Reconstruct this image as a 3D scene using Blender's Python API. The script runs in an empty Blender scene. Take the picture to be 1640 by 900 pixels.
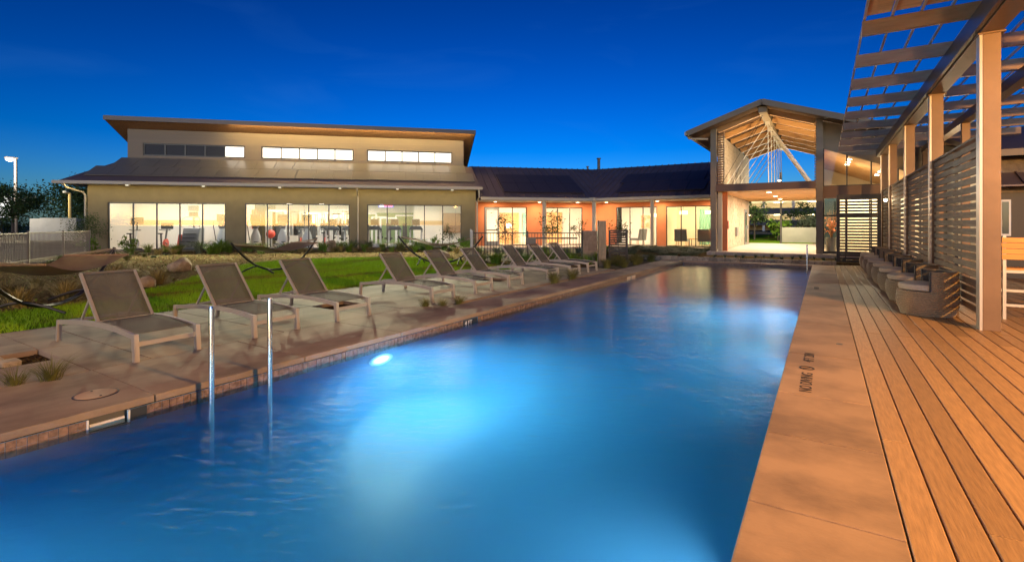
import bpy, bmesh, math, random
import numpy as np
from mathutils import Vector, Matrix
R = math.radians
random.seed(7); rng = np.random.default_rng(7)
S = bpy.context.scene; COL = S.collection

# ------------------------------------------------------------------ camera
cd = bpy.data.cameras.new('camera'); cam = bpy.data.objects.new('camera', cd); COL.objects.link(cam)
cam.location = (0, 0, 1.32); cam.rotation_euler = (R(90), 0, R(32.105))
cd.sensor_width = 36; cd.lens = 795/1640*36; cd.shift_y = -89.5/1640; cd.clip_start = .05; cd.clip_end = 2000
S.camera = cam
# ------------------------------------------------------------------ sky at dusk
W = bpy.data.worlds.new('World'); S.world = W; W.use_nodes = True
wn = W.node_tree.nodes; wl = W.node_tree.links
bg = wn['Background']
sky = wn.new('ShaderNodeTexSky'); sky.sky_type = 'NISHITA'; sky.sun_disc = False
sky.sun_elevation = R(15); sky.sun_rotation = R(152); sky.air_density = 1.0; sky.dust_density = .8; sky.ozone_density = 6.2; sky.altitude = 200
sc_ = wn.new('ShaderNodeVectorMath'); sc_.operation = 'SCALE'; sc_.inputs['Scale'].default_value = .1      # down to dusk
gm_ = wn.new('ShaderNodeGamma'); gm_.inputs[1].default_value = 2.0                                          # twilight fall-off towards the zenith
hs = wn.new('ShaderNodeHueSaturation'); hs.inputs['Saturation'].default_value = 1.06
wl.new(sky.outputs[0], sc_.inputs[0]); wl.new(sc_.outputs[0], gm_.inputs[0]); wl.new(gm_.outputs[0], hs.inputs['Color']); 
hs.inputs['Hue'].default_value = .502
wt = wn.new('ShaderNodeTexCoord'); wm = wn.new('ShaderNodeMapping'); wm.inputs['Scale'].default_value = (2.2, 2.2, 9); wm.inputs['Rotation'].default_value = (R(8), R(14), 0); wl.new(wt.outputs['Generated'], wm.inputs[0])
wz = wn.new('ShaderNodeTexNoise'); wz.inputs['Scale'].default_value = 1.6; wz.inputs['Detail'].default_value = 6; wz.inputs['Distortion'].default_value = .8; wl.new(wm.outputs[0], wz.inputs[0])
wr_ = wn.new('ShaderNodeMapRange'); wr_.inputs['From Min'].default_value = .52; wr_.inputs['From Max'].default_value = .8; wr_.inputs['To Max'].default_value = .06; wl.new(wz.outputs['Fac'], wr_.inputs[0])
wx = wn.new('ShaderNodeMix'); wx.data_type = 'RGBA'; wx.inputs['B'].default_value = (.05, .17, .40, 1); wl.new(wr_.outputs[0], wx.inputs['Factor']); wl.new(hs.outputs[0], wx.inputs['A']); wl.new(wx.outputs['Result'], bg.inputs['Color'])   # thin wisps of cirrus
bg.inputs['Strength'].default_value = 1.95
# ------------------------------------------------------------------ exposure
S.view_settings.view_transform = 'Standard'; S.view_settings.look = 'None'
S.view_settings.exposure = 0; S.view_settings.gamma = 1; S.view_settings.use_curve_mapping = False
S.cycles.use_denoising = True; S.cycles.max_bounces = 8; S.cycles.transparent_max_bounces = 16
S.cycles.caustics_reflective = False; S.cycles.caustics_refractive = False; S.cycles.sample_clamp_indirect = 8; S.cycles.sample_clamp_direct = 12
S.cycles.volume_bounces = 4

# ------------------------------------------------------------------ helpers
def lin(c): return tuple(((x/255)/12.92 if x/255 <= .04045 else ((x/255+.055)/1.055)**2.4) for x in c)
MATS = {}
def mat(name, col=None, rough=.6, metal=0, var=.0, scale=4., bump=0., bscale=40., stretch=(1, 1, 1), rnd=0., emit=None, es=0., col2=None, alpha=None, coat=0., detail=4, dist=.01, cpos=(.32, .68), spec=.5):
    if name in MATS: return MATS[name]
    m = bpy.data.materials.new(name); m.use_nodes = True; MATS[name] = m
    n = m.node_tree.nodes; l = m.node_tree.links; b = n['Principled BSDF']
    b.inputs['Roughness'].default_value = rough; b.inputs['Metallic'].default_value = metal; b.inputs['Specular IOR Level'].default_value = spec
    if coat: b.inputs['Coat Weight'].default_value = coat; b.inputs['Coat Roughness'].default_value = .08
    b.inputs['Base Color'].default_value = (*col, 1)
    tc = n.new('ShaderNodeTexCoord'); mp = n.new('ShaderNodeMapping'); mp.inputs['Scale'].default_value = stretch
    l.new(tc.outputs['Object'], mp.inputs['Vector'])
    last = None
    if var or col2:
        nz = n.new('ShaderNodeTexNoise'); nz.inputs['Scale'].default_value = scale; nz.inputs['Detail'].default_value = detail; nz.inputs['Roughness'].default_value = .62
        l.new(mp.outputs[0], nz.inputs['Vector'])
        cr = n.new('ShaderNodeValToRGB'); l.new(nz.outputs['Fac'], cr.inputs['Fac'])
        c1 = col2 if col2 else tuple(x*(1-var) for x in col); c0 = col if col2 else tuple(min(1, x*(1+var)) for x in col)
        cr.color_ramp.elements[0].position = cpos[0]; cr.color_ramp.elements[0].color = (*c1, 1)
        cr.color_ramp.elements[1].position = cpos[1]; cr.color_ramp.elements[1].color = (*c0, 1)
        last = cr.outputs['Color']
    if rnd:
        oi = n.new('ShaderNodeObjectInfo'); mr = n.new('ShaderNodeMapRange'); mr.inputs['To Min'].default_value = 1-rnd; mr.inputs['To Max'].default_value = 1+rnd
        l.new(oi.outputs['Random'], mr.inputs['Value'])
        mx = n.new('ShaderNodeMix'); mx.data_type = 'RGBA'; mx.blend_type = 'MULTIPLY'; mx.inputs['Factor'].default_value = 1
        if last: l.new(last, mx.inputs['A'])
        else: mx.inputs['A'].default_value = (*col, 1)
        cb = n.new('ShaderNodeCombineColor')
        for k in range(3): l.new(mr.outputs[0], cb.inputs[k])
        l.new(cb.outputs[0], mx.inputs['B']); last = mx.outputs['Result']
    if last: l.new(last, b.inputs['Base Color'])
    if bump:
        nb = n.new('ShaderNodeTexNoise'); nb.inputs['Scale'].default_value = bscale; nb.inputs['Detail'].default_value = 5
        l.new(mp.outputs[0], nb.inputs['Vector'])
        bp = n.new('ShaderNodeBump'); bp.inputs['Strength'].default_value = bump; bp.inputs['Distance'].default_value = dist
        l.new(nb.outputs['Fac'], bp.inputs['Height']); l.new(bp.outputs[0], b.inputs['Normal'])
    if emit: b.inputs['Emission Color'].default_value = (*emit, 1); b.inputs['Emission Strength'].default_value = es
    if alpha is not None: b.inputs['Alpha'].default_value = alpha
    return m
def glassmat(name, tint=(.95, .97, .96), refl=.07, rough=.01):
    if name in MATS: return MATS[name]
    m = bpy.data.materials.new(name); m.use_nodes = True; MATS[name] = m
    n = m.node_tree.nodes; l = m.node_tree.links; n.remove(n['Principled BSDF'])
    t = n.new('ShaderNodeBsdfTransparent'); t.inputs[0].default_value = (*tint, 1)
    g = n.new('ShaderNodeBsdfGlossy'); g.inputs['Roughness'].default_value = rough
    fr = n.new('ShaderNodeFresnel'); fr.inputs['IOR'].default_value = 1.5
    mx = n.new('ShaderNodeMixShader'); l.new(fr.outputs[0], mx.inputs[0]); l.new(t.outputs[0], mx.inputs[1]); l.new(g.outputs[0], mx.inputs[2])
    l.new(mx.outputs[0], n['Material Output'].inputs['Surface'])
    return m
def slingmat(name, col, tr):
    m = bpy.data.materials.new(name); m.use_nodes = True; n = m.node_tree.nodes; l = m.node_tree.links
    b = n['Principled BSDF']; b.inputs['Roughness'].default_value = .85; b.inputs['Specular IOR Level'].default_value = .12
    tc = n.new('ShaderNodeTexCoord'); nz = n.new('ShaderNodeTexNoise'); nz.inputs['Scale'].default_value = 9
    l.new(tc.outputs['Object'], nz.inputs['Vector'])
    cr = n.new('ShaderNodeValToRGB'); cr.color_ramp.elements[0].color = (*[c*.75 for c in col], 1); cr.color_ramp.elements[1].color = (*[c*1.2 for c in col], 1)
    l.new(nz.outputs['Fac'], cr.inputs[0]); l.new(cr.outputs[0], b.inputs['Base Color'])
    t = n.new('ShaderNodeBsdfTransparent'); mx = n.new('ShaderNodeMixShader'); mx.inputs[0].default_value = tr
    l.new(b.outputs[0], mx.inputs[1]); l.new(t.outputs[0], mx.inputs[2]); l.new(mx.outputs[0], n['Material Output'].inputs['Surface'])
    return m

class MB:
    def __init__(s): s.v = []; s.f = []
    def add(s, vs, fs):
        k = len(s.v); s.v += [tuple(p) for p in vs]; s.f += [tuple(i+k for i in q) for q in fs]; return s
    def hexa(s, p):   # 4 bottom ccw, 4 top ccw
        return s.add(p, [(3, 2, 1, 0), (4, 5, 6, 7), (0, 1, 5, 4), (1, 2, 6, 5), (2, 3, 7, 6), (3, 0, 4, 7)])
    def box(s, x0, y0, z0, x1, y1, z1):
        return s.hexa([(x0, y0, z0), (x1, y0, z0), (x1, y1, z0), (x0, y1, z0), (x0, y0, z1), (x1, y0, z1), (x1, y1, z1), (x0, y1, z1)])
    def bar(s, p, q, w, h, up=(0, 0, 1)):
        p = Vector(p); q = Vector(q); d = (q-p).normalized(); u = Vector(up)
        a = d.cross(u)
        if a.length < 1e-4: a = d.cross(Vector((1, 0, 0)))
        a.normalize(); b = a.cross(d).normalized(); a *= w/2; b *= h/2
        return s.hexa([p-a-b, p+a-b, p+a+b, p-a+b, q-a-b, q+a-b, q+a+b, q-a+b])
    def slab(s, top, t):  # polygon (ccw from above) thickened downward by t
        n = len(top); lo = [(x, y, z-t) for x, y, z in top]
        return s.add(list(top)+lo, [tuple(range(n)), tuple(range(2*n-1, n-1, -1))]+[(i, i+n, (i+1) % n+n, (i+1) % n) for i in range(n)])
    def tube(s, pts, r, n=8):
        pts = [Vector(p) for p in pts]; m = len(pts); rs = r if isinstance(r, (list, tuple)) else [r]*m
        vs = []; prev = None
        for i, p in enumerate(pts):
            d = (pts[min(i+1, m-1)]-pts[max(i-1, 0)]).normalized()
            a = prev if prev is not None else (Vector((0, 0, 1)) if abs(d.z) < .9 else Vector((1, 0, 0)))
            a = (a-d*a.dot(d)).normalized(); prev = a; b = d.cross(a)
            for k in range(n):
                t = 2*math.pi*k/n; vs.append(p+(a*math.cos(t)+b*math.sin(t))*rs[i])
        fs = [(i*n+k, i*n+(k+1) % n, (i+1)*n+(k+1) % n, (i+1)*n+k) for i in range(m-1) for k in range(n)]
        fs += [tuple(range(n-1, -1, -1)), tuple((m-1)*n+k for k in range(n))]
        return s.add(vs, fs)
    def lathe(s, prof, cx=0, cy=0, n=20, a0=0, a1=360):
        full = abs(a1-a0) >= 360; m = len(prof); k = n if full else n+1
        vs = [(cx+r*math.cos(R(a0+(a1-a0)*j/n)), cy+r*math.sin(R(a0+(a1-a0)*j/n)), z) for r, z in prof for j in range(k)]
        fs = []
        for i in range(m-1):
            for j in range(n):
                j2 = (j+1) % k; fs.append((i*k+j, i*k+j2, (i+1)*k+j2, (i+1)*k+j))
        return s.add(vs, fs)
    def grid(s, fn, nu, nv):
        vs = [fn(i/nu, j/nv) for i in range(nu+1) for j in range(nv+1)]
        return s.add(vs, [(i*(nv+1)+j, (i+1)*(nv+1)+j, (i+1)*(nv+1)+j+1, i*(nv+1)+j+1) for i in range(nu) for j in range(nv)])
    def mesh(s, name, m, smooth=False):
        me = bpy.data.meshes.new(name); me.from_pydata(s.v, [], s.f); me.materials.append(m)
        if smooth: me.polygons.foreach_set('use_smooth', [True]*len(me.polygons))
        me.update(); return me
    def build(s, name, m, parent=None, smooth=False, bevel=0., kind=None, loc=None, label=None):
        o = bpy.data.objects.new(name, s.mesh(name, m, smooth)); COL.objects.link(o); o.parent = parent
        if loc: o.location = loc
        if bevel:
            b = o.modifiers.new('bevel', 'BEVEL'); b.width = bevel; b.segments = 2; b.limit_method = 'ANGLE'
        if smooth:
            try: o.data.set_sharp_from_angle(angle=R(40))
            except Exception: pass
        if kind: o['kind'] = kind
        if label: o['label'] = label
        return o
def tag(o, label, cat, group=None):
    o['label'] = label; o['category'] = cat
    if group: o['group'] = group
    return o
def thing(name, label, cat, loc=(0, 0, 0), rz=0, group=None):
    o = bpy.data.objects.new(name, None); COL.objects.link(o); o.empty_display_size = .2
    o.location = loc; o.rotation_euler = (0, 0, rz); return tag(o, label, cat, group)
def inst(me, name, parent=None, loc=(0, 0, 0), scale=(1, 1, 1), rot=(0, 0, 0)):
    o = bpy.data.objects.new(name, me); COL.objects.link(o); o.parent = parent; o.location = loc; o.scale = scale; o.rotation_euler = rot; return o
def copy_tree(o, parent=None):
    c = o.copy(); COL.objects.link(c); c.parent = parent
    for ch in list(o.children): copy_tree(ch, c)
    return c
def struct(o): o['kind'] = 'structure'; return o
def area(name, loc, size, power, col, rot=(0, 0, 0), sy=None, spread=None):
    ld = bpy.data.lights.new(name, 'AREA'); ld.size = size; ld.energy = power; ld.color = col
    if sy: ld.shape = 'RECTANGLE'; ld.size_y = sy
    else: ld.shape = 'DISK'
    if spread: ld.spread = R(spread)
    o = bpy.data.objects.new(name, ld); COL.objects.link(o); o.location = loc; o.rotation_euler = rot; return o
def point(name, loc, power, col, rad=.06):
    ld = bpy.data.lights.new(name, 'POINT'); ld.energy = power; ld.color = col; ld.shadow_soft_size = rad
    o = bpy.data.objects.new(name, ld); COL.objects.link(o); o.location = loc; return o
def spot(name, loc, power, col, to, ang=90, blend=.6, rad=.06):
    ld = bpy.data.lights.new(name, 'SPOT'); ld.energy = power; ld.color = col; ld.spot_size = R(ang); ld.spot_blend = blend; ld.shadow_soft_size = rad
    o = bpy.data.objects.new(name, ld); COL.objects.link(o); o.location = loc
    o.rotation_euler = (Vector(to)-Vector(loc)).to_track_quat('-Z', 'Y').to_euler(); return o
def text(name, s, m, loc, rot, size, parent=None, ext=.0015, sx=1):
    cu = bpy.data.curves.new(name, 'FONT'); cu.body = s; cu.size = size; cu.extrude = ext; cu.resolution_u = 3
    o = bpy.data.objects.new(name, cu); COL.objects.link(o); o.location = loc; o.rotation_euler = rot; o.scale = (sx, 1, 1); cu.materials.append(m); o.parent = parent
    return o
WARM = (1, .80, .52); WHITE = (1, .95, .84); SOD = (1, .51, .145); COOL = (.86, .95, 1)

# ------------------------------------------------------------------ materials
m_conc = mat('concrete', (.29, .22, .16), .75, cpos=(.36, .6), spec=.25, col2=(.155, .11, .08), scale=1.5, bump=.25, bscale=90, stretch=(1, .55, 1), rnd=.08, detail=9)
m_cope = mat('coping_concrete', (.40, .255, .15), .6, cpos=(.38, .58), col2=(.235, .15, .09), scale=1.5, bump=.2, bscale=60, stretch=(.8, 1, 1), rnd=.06, detail=10)
m_slabfloor = mat('slab_floor', (.42, .34, .26), .6, var=.15, scale=1.2)
m_plank = mat('composite_plank', (.36, .21, .09), .5, var=.22, scale=7, bump=.5, bscale=18, stretch=(9, .7, 1), rnd=.2, dist=.004)
m_soil = mat('soil', (.045, .032, .022), .95, var=.5, scale=30, bump=1., bscale=60, dist=.03, spec=.05)
m_mulch = mat('mulch', (.15, .105, .05), .95, col2=(.05, .036, .018), scale=14, bump=.6, bscale=45, dist=.03, spec=0)
m_lawn = mat('lawn_soil', (.09, .16, .012), .9, col2=(.10, .065, .02), scale=1.0, stretch=(1.1, .2, 1), cpos=(.36, .47), detail=6, bump=.4, bscale=60, dist=.02, spec=0)
m_ground = mat('dry_ground', (.15, .12, .08), .95, col2=(.09, .08, .05), scale=.5, bump=.5, bscale=20, dist=.05, spec=.05)
m_plaster = mat('pool_plaster', (.065, .17, .32), .6, var=.05, scale=1)
m_tile = mat('glazed_tile', (.17, .11, .08), .25, var=.5, scale=22, rnd=.2)
m_darktile = mat('dark_tile', (.03, .035, .04), .3)
m_white = mat('white_paint', (.8, .8, .78), .5)
m_steel = mat('stainless', (.62, .63, .64), .16, 1)
m_black = mat('black_metal', (.02, .018, .016), .45, .3)
m_bronze = mat('bronze_frame', (.05, .045, .038), .4, .5)
m_olive = mat('olive_stucco', (.19, .155, .08), .85, var=.08, scale=2, bump=.15, bscale=120)
m_siding = mat('grey_brown_siding', (.23, .185, .125), .75, var=.05, scale=3, bump=.6, bscale=6, stretch=(.02, .02, 1.2), dist=.02)
m_trim = mat('cream_trim', (.48, .42, .30), .55)
m_fascia = mat('fascia', (.13, .105, .085), .5, .3)
m_roof = mat('metal_roof', (.15, .11, .11), .5, .2, var=.12, scale=1)
m_panel = mat('solar_glass', (.17, .155, .125), .3, .0)
m_panel2 = mat('solar_dark', (.05, .04, .045), .5)
m_woodsoffit = mat('wood_soffit', (.24, .125, .055), .6, var=.25, scale=3, stretch=(8, .6, 8))
m_wood = mat('warm_timber', (.46, .25, .10), .55, var=.22, scale=3, stretch=(.5, 7, 7), rnd=.07)
m_orange = mat('orange_stucco', (.58, .185, .07), .85, var=.06, scale=2, bump=.1, bscale=120)
m_block = mat('buff_block', (.46, .38, .29), .85, var=.22, scale=6, bump=.6, bscale=30, dist=.02)
m_dkblock = mat('grey_block', (.21, .165, .125), .9, var=.22, scale=8, bump=.7, bscale=40, rnd=.14, dist=.02)
m_stone = mat('edge_stone', (.36, .29, .20), .9, var=.3, scale=9, bump=.8, bscale=30, rnd=.25, dist=.02)
m_inwall = mat('interior_white', (.80, .76, .68), .8)
m_cream = mat('interior_cream', (.72, .62, .47), .8)
m_stripe = mat('tan_stripe', (.45, .32, .17), .8)
m_infloor = mat('interior_floor', (.46, .34, .26), .35)
m_inceil = mat('interior_ceiling', (.75, .72, .66), .85)
m_green = mat('sage_wall', (.24, .33, .16), .8)
m_teal = mat('teal_curtain', (.13, .26, .22), .8)
m_grey = mat('machine_grey', (.19, .19, .185), .4)
m_dkgrey = mat('machine_dark', (.07, .068, .063), .5)
m_mwhite = mat('machine_white', (.72, .72, .70), .35)
m_screen = mat('console_screen', (.035, .037, .035), .3)
m_red = mat('red_plastic', (.55, .06, .03), .45)
m_glass = glassmat('window_glass')
m_pergola = mat('pergola_steel', (.17, .098, .052), .45, .25, var=.14, scale=2, bump=.1, bscale=12)
m_slat = mat('weathered_slat', (.19, .13, .078), .7, var=.35, scale=4, stretch=(6, .5, 8), bump=.3, bscale=30, rnd=.18)
m_dkslat = mat('dark_slat', (.035, .028, .024), .55, var=.2, scale=5, rnd=.15)
m_wicker = mat('wicker', (.30, .21, .12), .6, var=.35, scale=45, stretch=(1, 1, 2), bump=.9, bscale=55, dist=.01)
m_cushion = mat('khaki_cushion', (.50, .39, .28), .85, var=.1, scale=30)
m_dkback = mat('chair_lining', (.04, .035, .03), .7, var=.2, scale=30)
m_alu = mat('champagne_frame', (.50, .44, .38), .35, .5)
m_sling = slingmat('sling', (.125, .12, .105), .36)
m_net = slingmat('hammock_net', (.20, .125, .07), .18)
m_amber = mat('amber_slat', (.62, .26, .05), .5, var=.15, scale=4, stretch=(.5, 6, 6))
m_bark = mat('bark', (.10, .075, .05), .9, var=.3, scale=20)
m_rock = mat('boulder', (.30, .22, .13), .9, var=.35, scale=4, bump=1., bscale=9, dist=.06)
def leaf(name, c, c2=None): return mat(name, c, .7, spec=.12, rnd=.15, col2=c2 or tuple(x*.45 for x in c), scale=5)
m_leafG = leaf('bright_leaf', (.15, .26, .025)); m_leafD = leaf('dark_leaf', (.035, .06, .02)); m_leafM = leaf('mid_leaf', (.075, .12, .03))
m_leafS = leaf('silver_leaf', (.17, .20, .11)); m_straw = leaf('straw_grass', (.34, .26, .09), (.17, .14, .05)); m_leafY = leaf('lime_grass', (.22, .30, .05), (.10, .16, .02))
m_grass = mat('lawn_grass', (.20, .36, .010), .7, spec=.1, col2=(.17, .105, .022), scale=1.0, stretch=(1.1, .2, 1), cpos=(.36, .47), detail=6)
m_text = mat('black_print', (.025, .02, .018), .6)

# ------------------------------------------------------------------ ground, lawn, bed
GX, GY, GA = -30.46, 10.32, R(44.3)           # fitness building frame: x along the facade, y away from the pool
ca, sa = math.cos(GA), math.sin(GA)
def gw(u, v, z=0): return (GX+u*ca-v*sa, GY+u*sa+v*ca, z)
g = MB()
PX0, PX1, PY0, PY1 = -4.41, -.31, -3.2, 18.95      # pool opening
for a in ((-900, -900, PX0-.1, 900), (PX1+.1, -900, 900, 900), (PX0-.1, -900, PX1+.1, PY0-.1), (PX0-.1, PY1+.1, PX1+.1, 900)):
    g.add([(a[0], a[1], -.07), (a[2], a[1], -.07), (a[2], a[3], -.07), (a[0], a[3], -.07)], [(0, 1, 2, 3)])
struct(g.build('ground', m_ground))
near = [(-8.5, -3.), (-8.5, 1.8), (-8.55, 4.), (-8.5, 6), (-8.3, 8.4), (-8.1, 11.5), (-7.9, 13.6)]
far = [(-9.4, 13.7), (-13.2, 15.4), (-16.2, 13.8), (-17.4, 11.4), (-16.7, 9.6), (-15.1, 7.7), (-12.1, 5.1), (-10.8, 3.4), (-10.7, 2.3), (-11.5, -3.)]
lawn_poly = near+far
lm = MB(); lm.slab([(x, y, -.012) for x, y in lawn_poly], .04); struct(lm.build('lawn', m_lawn))
bed_poly = [(-8.45, -3), (-8.45, 13.9), (-6.6, 15.2), (-6.6, 18.0), gw(21.4, -10.9)[:2], gw(17.1, -10.2)[:2], gw(18.6, -.02)[:2], gw(-.8, -.02)[:2], gw(.9, -3.4)[:2], gw(2.8, -11)[:2], (-21, -3)]
def bedz(x, y): return -.045
bm = MB(); bm.slab([(x, y, -.03) for x, y in bed_poly], .03); struct(bm.build('planting_bed', m_mulch))
def inpoly(x, y, P):
    c = False; j = len(P)-1
    for i in range(len(P)):
        if (P[i][1] > y) != (P[j][1] > y) and x < (P[j][0]-P[i][0])*(y-P[i][1])/(P[j][1]-P[i][1])+P[i][0]: c = not c
        j = i
    return c
def blades(name, n, sampler, hmin, hmax, w, m, lean=.6, parent=None):
    pts = np.array([sampler() for _ in range(n)]); h = rng.uniform(hmin, hmax, n); a = rng.uniform(0, 6.283, n); le = rng.uniform(0, lean, n)*h; b = rng.uniform(0, 6.283, n)
    V = np.zeros((n, 3, 3)); V[:, 0] = pts; V[:, 1] = pts; V[:, 2] = pts
    V[:, 0, 0] += np.cos(a)*w; V[:, 0, 1] += np.sin(a)*w; V[:, 1, 0] -= np.cos(a)*w; V[:, 1, 1] -= np.sin(a)*w
    V[:, 2, 0] += np.cos(b)*le; V[:, 2, 1] += np.sin(b)*le; V[:, 2, 2] += h
    me = bpy.data.meshes.new(name); me.vertices.add(3*n); me.vertices.foreach_set('co', V.ravel()); me.loops.add(3*n); me.loops.foreach_set('vertex_index', np.arange(3*n)); me.polygons.add(n)
    me.polygons.foreach_set('loop_start', np.arange(0, 3*n, 3)); me.update(calc_edges=True); me.materials.append(m)
    o = bpy.data.objects.new(name, me); COL.objects.link(o); o.parent = parent; return o
def lawn_pt():
    while True:
        x = random.uniform(-18, -7.8); y = random.uniform(-1, 15.6)
        d = math.hypot(x, y)
        if random.random() < min(1, 11/d) and inpoly(x, y, lawn_poly): return (x, y, -.012)
go = blades('grass', 90000, lawn_pt, .03, .08, .0045, m_grass, .9); go['kind'] = 'stuff'; go['label'] = 'short green lawn grass between loungers and planting bed'; go['category'] = 'grass'

# ------------------------------------------------------------------ pool
p = MB(); D = -.82
p.add([(PX0, PY0, D), (PX1, PY0, D), (PX1, PY1, D), (PX0, PY1, D)], [(0, 1, 2, 3)])
p.add([(PX0, PY0, D), (PX0, PY1, D), (PX0, PY1, -.165), (PX0, PY0, -.165)], [(0, 1, 2, 3)])
for a, b in ((PY0, 1.38), (1.63, PY1)): p.add([(PX0, a, -.165), (PX0, b, -.165), (PX0, b, -.058), (PX0, a, -.058)], [(0, 1, 2, 3)])
for a, b in (((PX0, PY1), (PX1, PY1)), ((PX1, PY1), (PX1, PY0)), ((PX1, PY0), (PX0, PY0))):
    p.add([(*a, D), (*b, D), (*b, -.058), (*a, -.058)], [(0, 1, 2, 3)])
for xw, sg_ in ((PX0, 1), (PX1, -1)):
    arc_ = [(xw+sg_*.45*(1-math.cos(R(a_))), D+.45*(1-math.sin(R(a_)))) for a_ in range(0, 91, 10)]
    p.add([(x_, y_, z_) for x_, z_ in arc_ for y_ in (PY0, PY1)], [(2*i_, 2*i_+1, 2*i_+3, 2*i_+2) for i_ in range(9)])
pool = struct(p.build('pool', m_plaster, smooth=True))
WZ = -.125
def water_mat():
    m = bpy.data.materials.new('pool_water'); m.use_nodes = True; n = m.node_tree.nodes; l = m.node_tree.links; n.remove(n['Principled BSDF'])
    out = n['Material Output']; tc = n.new('ShaderNodeTexCoord')
    mp = n.new('ShaderNodeMapping'); mp.inputs['Scale'].default_value = (1, 1, 1); mp.inputs['Rotation'].default_value = (0, 0, R(-32)); l.new(tc.outputs['Object'], mp.inputs[0])
    mp2 = n.new('ShaderNodeMapping'); mp2.inputs['Scale'].default_value = (1.0, 1.9, 1); l.new(mp.outputs[0], mp2.inputs[0])
    n1 = n.new('ShaderNodeTexNoise'); n1.inputs['Scale'].default_value = 8; n1.inputs['Detail'].default_value = 7; n1.inputs['Distortion'].default_value = .6; l.new(mp2.outputs[0], n1.inputs[0])
    n2 = n.new('ShaderNodeTexNoise'); n2.inputs['Scale'].default_value = 1.1; n2.inputs['Detail'].default_value = 3; l.new(mp2.outputs[0], n2.inputs[0])
    ad = n.new('ShaderNodeMath'); ad.operation = 'MULTIPLY_ADD'; ad.inputs[1].default_value = 3.; l.new(n2.outputs['Fac'], ad.inputs[0]); l.new(n1.outputs['Fac'], ad.inputs[2])
    bp = n.new('ShaderNodeBump'); bp.inputs['Strength'].default_value = 1.; bp.inputs['Distance'].default_value = .0068; l.new(ad.outputs[0], bp.inputs['Height'])
    t = n.new('ShaderNodeBsdfTransparent'); t.inputs[0].default_value = (.85, .95, .98, 1)
    gl = n.new('ShaderNodeBsdfGlossy'); gl.inputs['Roughness'].default_value = .12; l.new(bp.outputs[0], gl.inputs['Normal'])
    fr = n.new('ShaderNodeFresnel'); fr.inputs['IOR'].default_value = 1.33; l.new(bp.outputs[0], fr.inputs['Normal'])
    mx = n.new('ShaderNodeMixShader'); l.new(fr.outputs[0], mx.inputs[0]); l.new(t.outputs[0], mx.inputs[1]); l.new(gl.outputs[0], mx.inputs[2])
    l.new(mx.outputs[0], out.inputs['Surface'])
    pv = n.new('ShaderNodeVolumePrincipled'); pv.inputs['Color'].default_value = (.14, .50, .86, 1); pv.inputs['Absorption Color'].default_value = (.02, .25, .70, 1); pv.inputs['Density'].default_value = .8; pv.inputs['Anisotropy'].default_value = .0
    l.new(pv.outputs[0], out.inputs['Volume'])
    return m
w = MB(); w.box(PX0-.03, PY0-.03, D-.05, PX1+.03, PY1+.03, WZ); struct(w.build('water', water_mat()))
# waterline tile bands: small glazed tiles
tb = MB()
def tileband(fix, a0, a1, axis, sgn, skip=()):
    t = a0; k = 0
    while t < a1-.01:
        e = min(t+.052, a1)
        if not any(s0 < (t+e)/2 < s1 for s0, s1 in skip):
            o = .004+.002*((k*7) % 3)
            for z0, z1 in ((-.112, -.061), (-.165, -.115)):
                if axis == 'y': tb.box(min(fix, fix+sgn*o), t+.001, z0, max(fix, fix+sgn*o), e-.002, z1)
                else: tb.box(t+.001, min(fix, fix+sgn*o), z0, e-.002, max(fix, fix+sgn*o), z1)
        t = e; k += 1
tileband(PX0, PY0, PY1, 'y', 1, skip=((1.36, 1.75), (5.7, 6.04), (12.75, 13.45)))
tileband(PX1, PY0, PY1, 'y', -1); tileband(PY1, PX0+.02, PX1-.02, 'x', -1)
tb.build('waterline_tiles', m_tile, pool, kind='stuff')
sk = MB(); sk.box(PX0-.048, 1.37, -.165, PX0-.044, 1.64, -.058); sk.box(PX0-.044, 1.37, -.168, PX0+.002, 1.64, -.155); sk.build('skimmer_throat', m_dkgrey, pool)
sk = MB(); sk.bar((PX0-.035, 1.40, -.135), (PX0-.035, 1.61, -.135), .012, .055); sk.build('skimmer_flap', m_inceil, pool)
sk = MB(); sk.box(PX0-.01, 1.37, -.15, PX0+.012, 1.383, -.062); sk.box(PX0-.01, 1.617, -.15, PX0+.012, 1.63, -.062); sk.build('skimmer_frame', m_inceil, pool)
for y0, y1 in ((1.63, 1.75), (5.7, 6.04)):
    b = MB(); b.box(PX0, y0+.002, -.15, PX0+.006, y1-.002, -.061); b.build('depth_tile', m_darktile, pool)
for y0, y1 in ((12.75, 13.05), (13.12, 13.45)):
    b = MB(); b.box(PX0, y0, -.16, PX0+.006, y1, -.061); b.build('depth_tile', mat('pale_tile', (.6, .5, .4), .3), pool)
text('depth_lettering', '4 FT', m_white, (PX0+.009, 5.73, -.142), (R(90), 0, R(90)), .095, pool)
text('depth_lettering', '4 FT 2 IN', mat('grey_print', (.16, .14, .12), .6), (-3.32, PY1-.012, -.135), (R(90), 0, 0), .085, pool)
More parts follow.
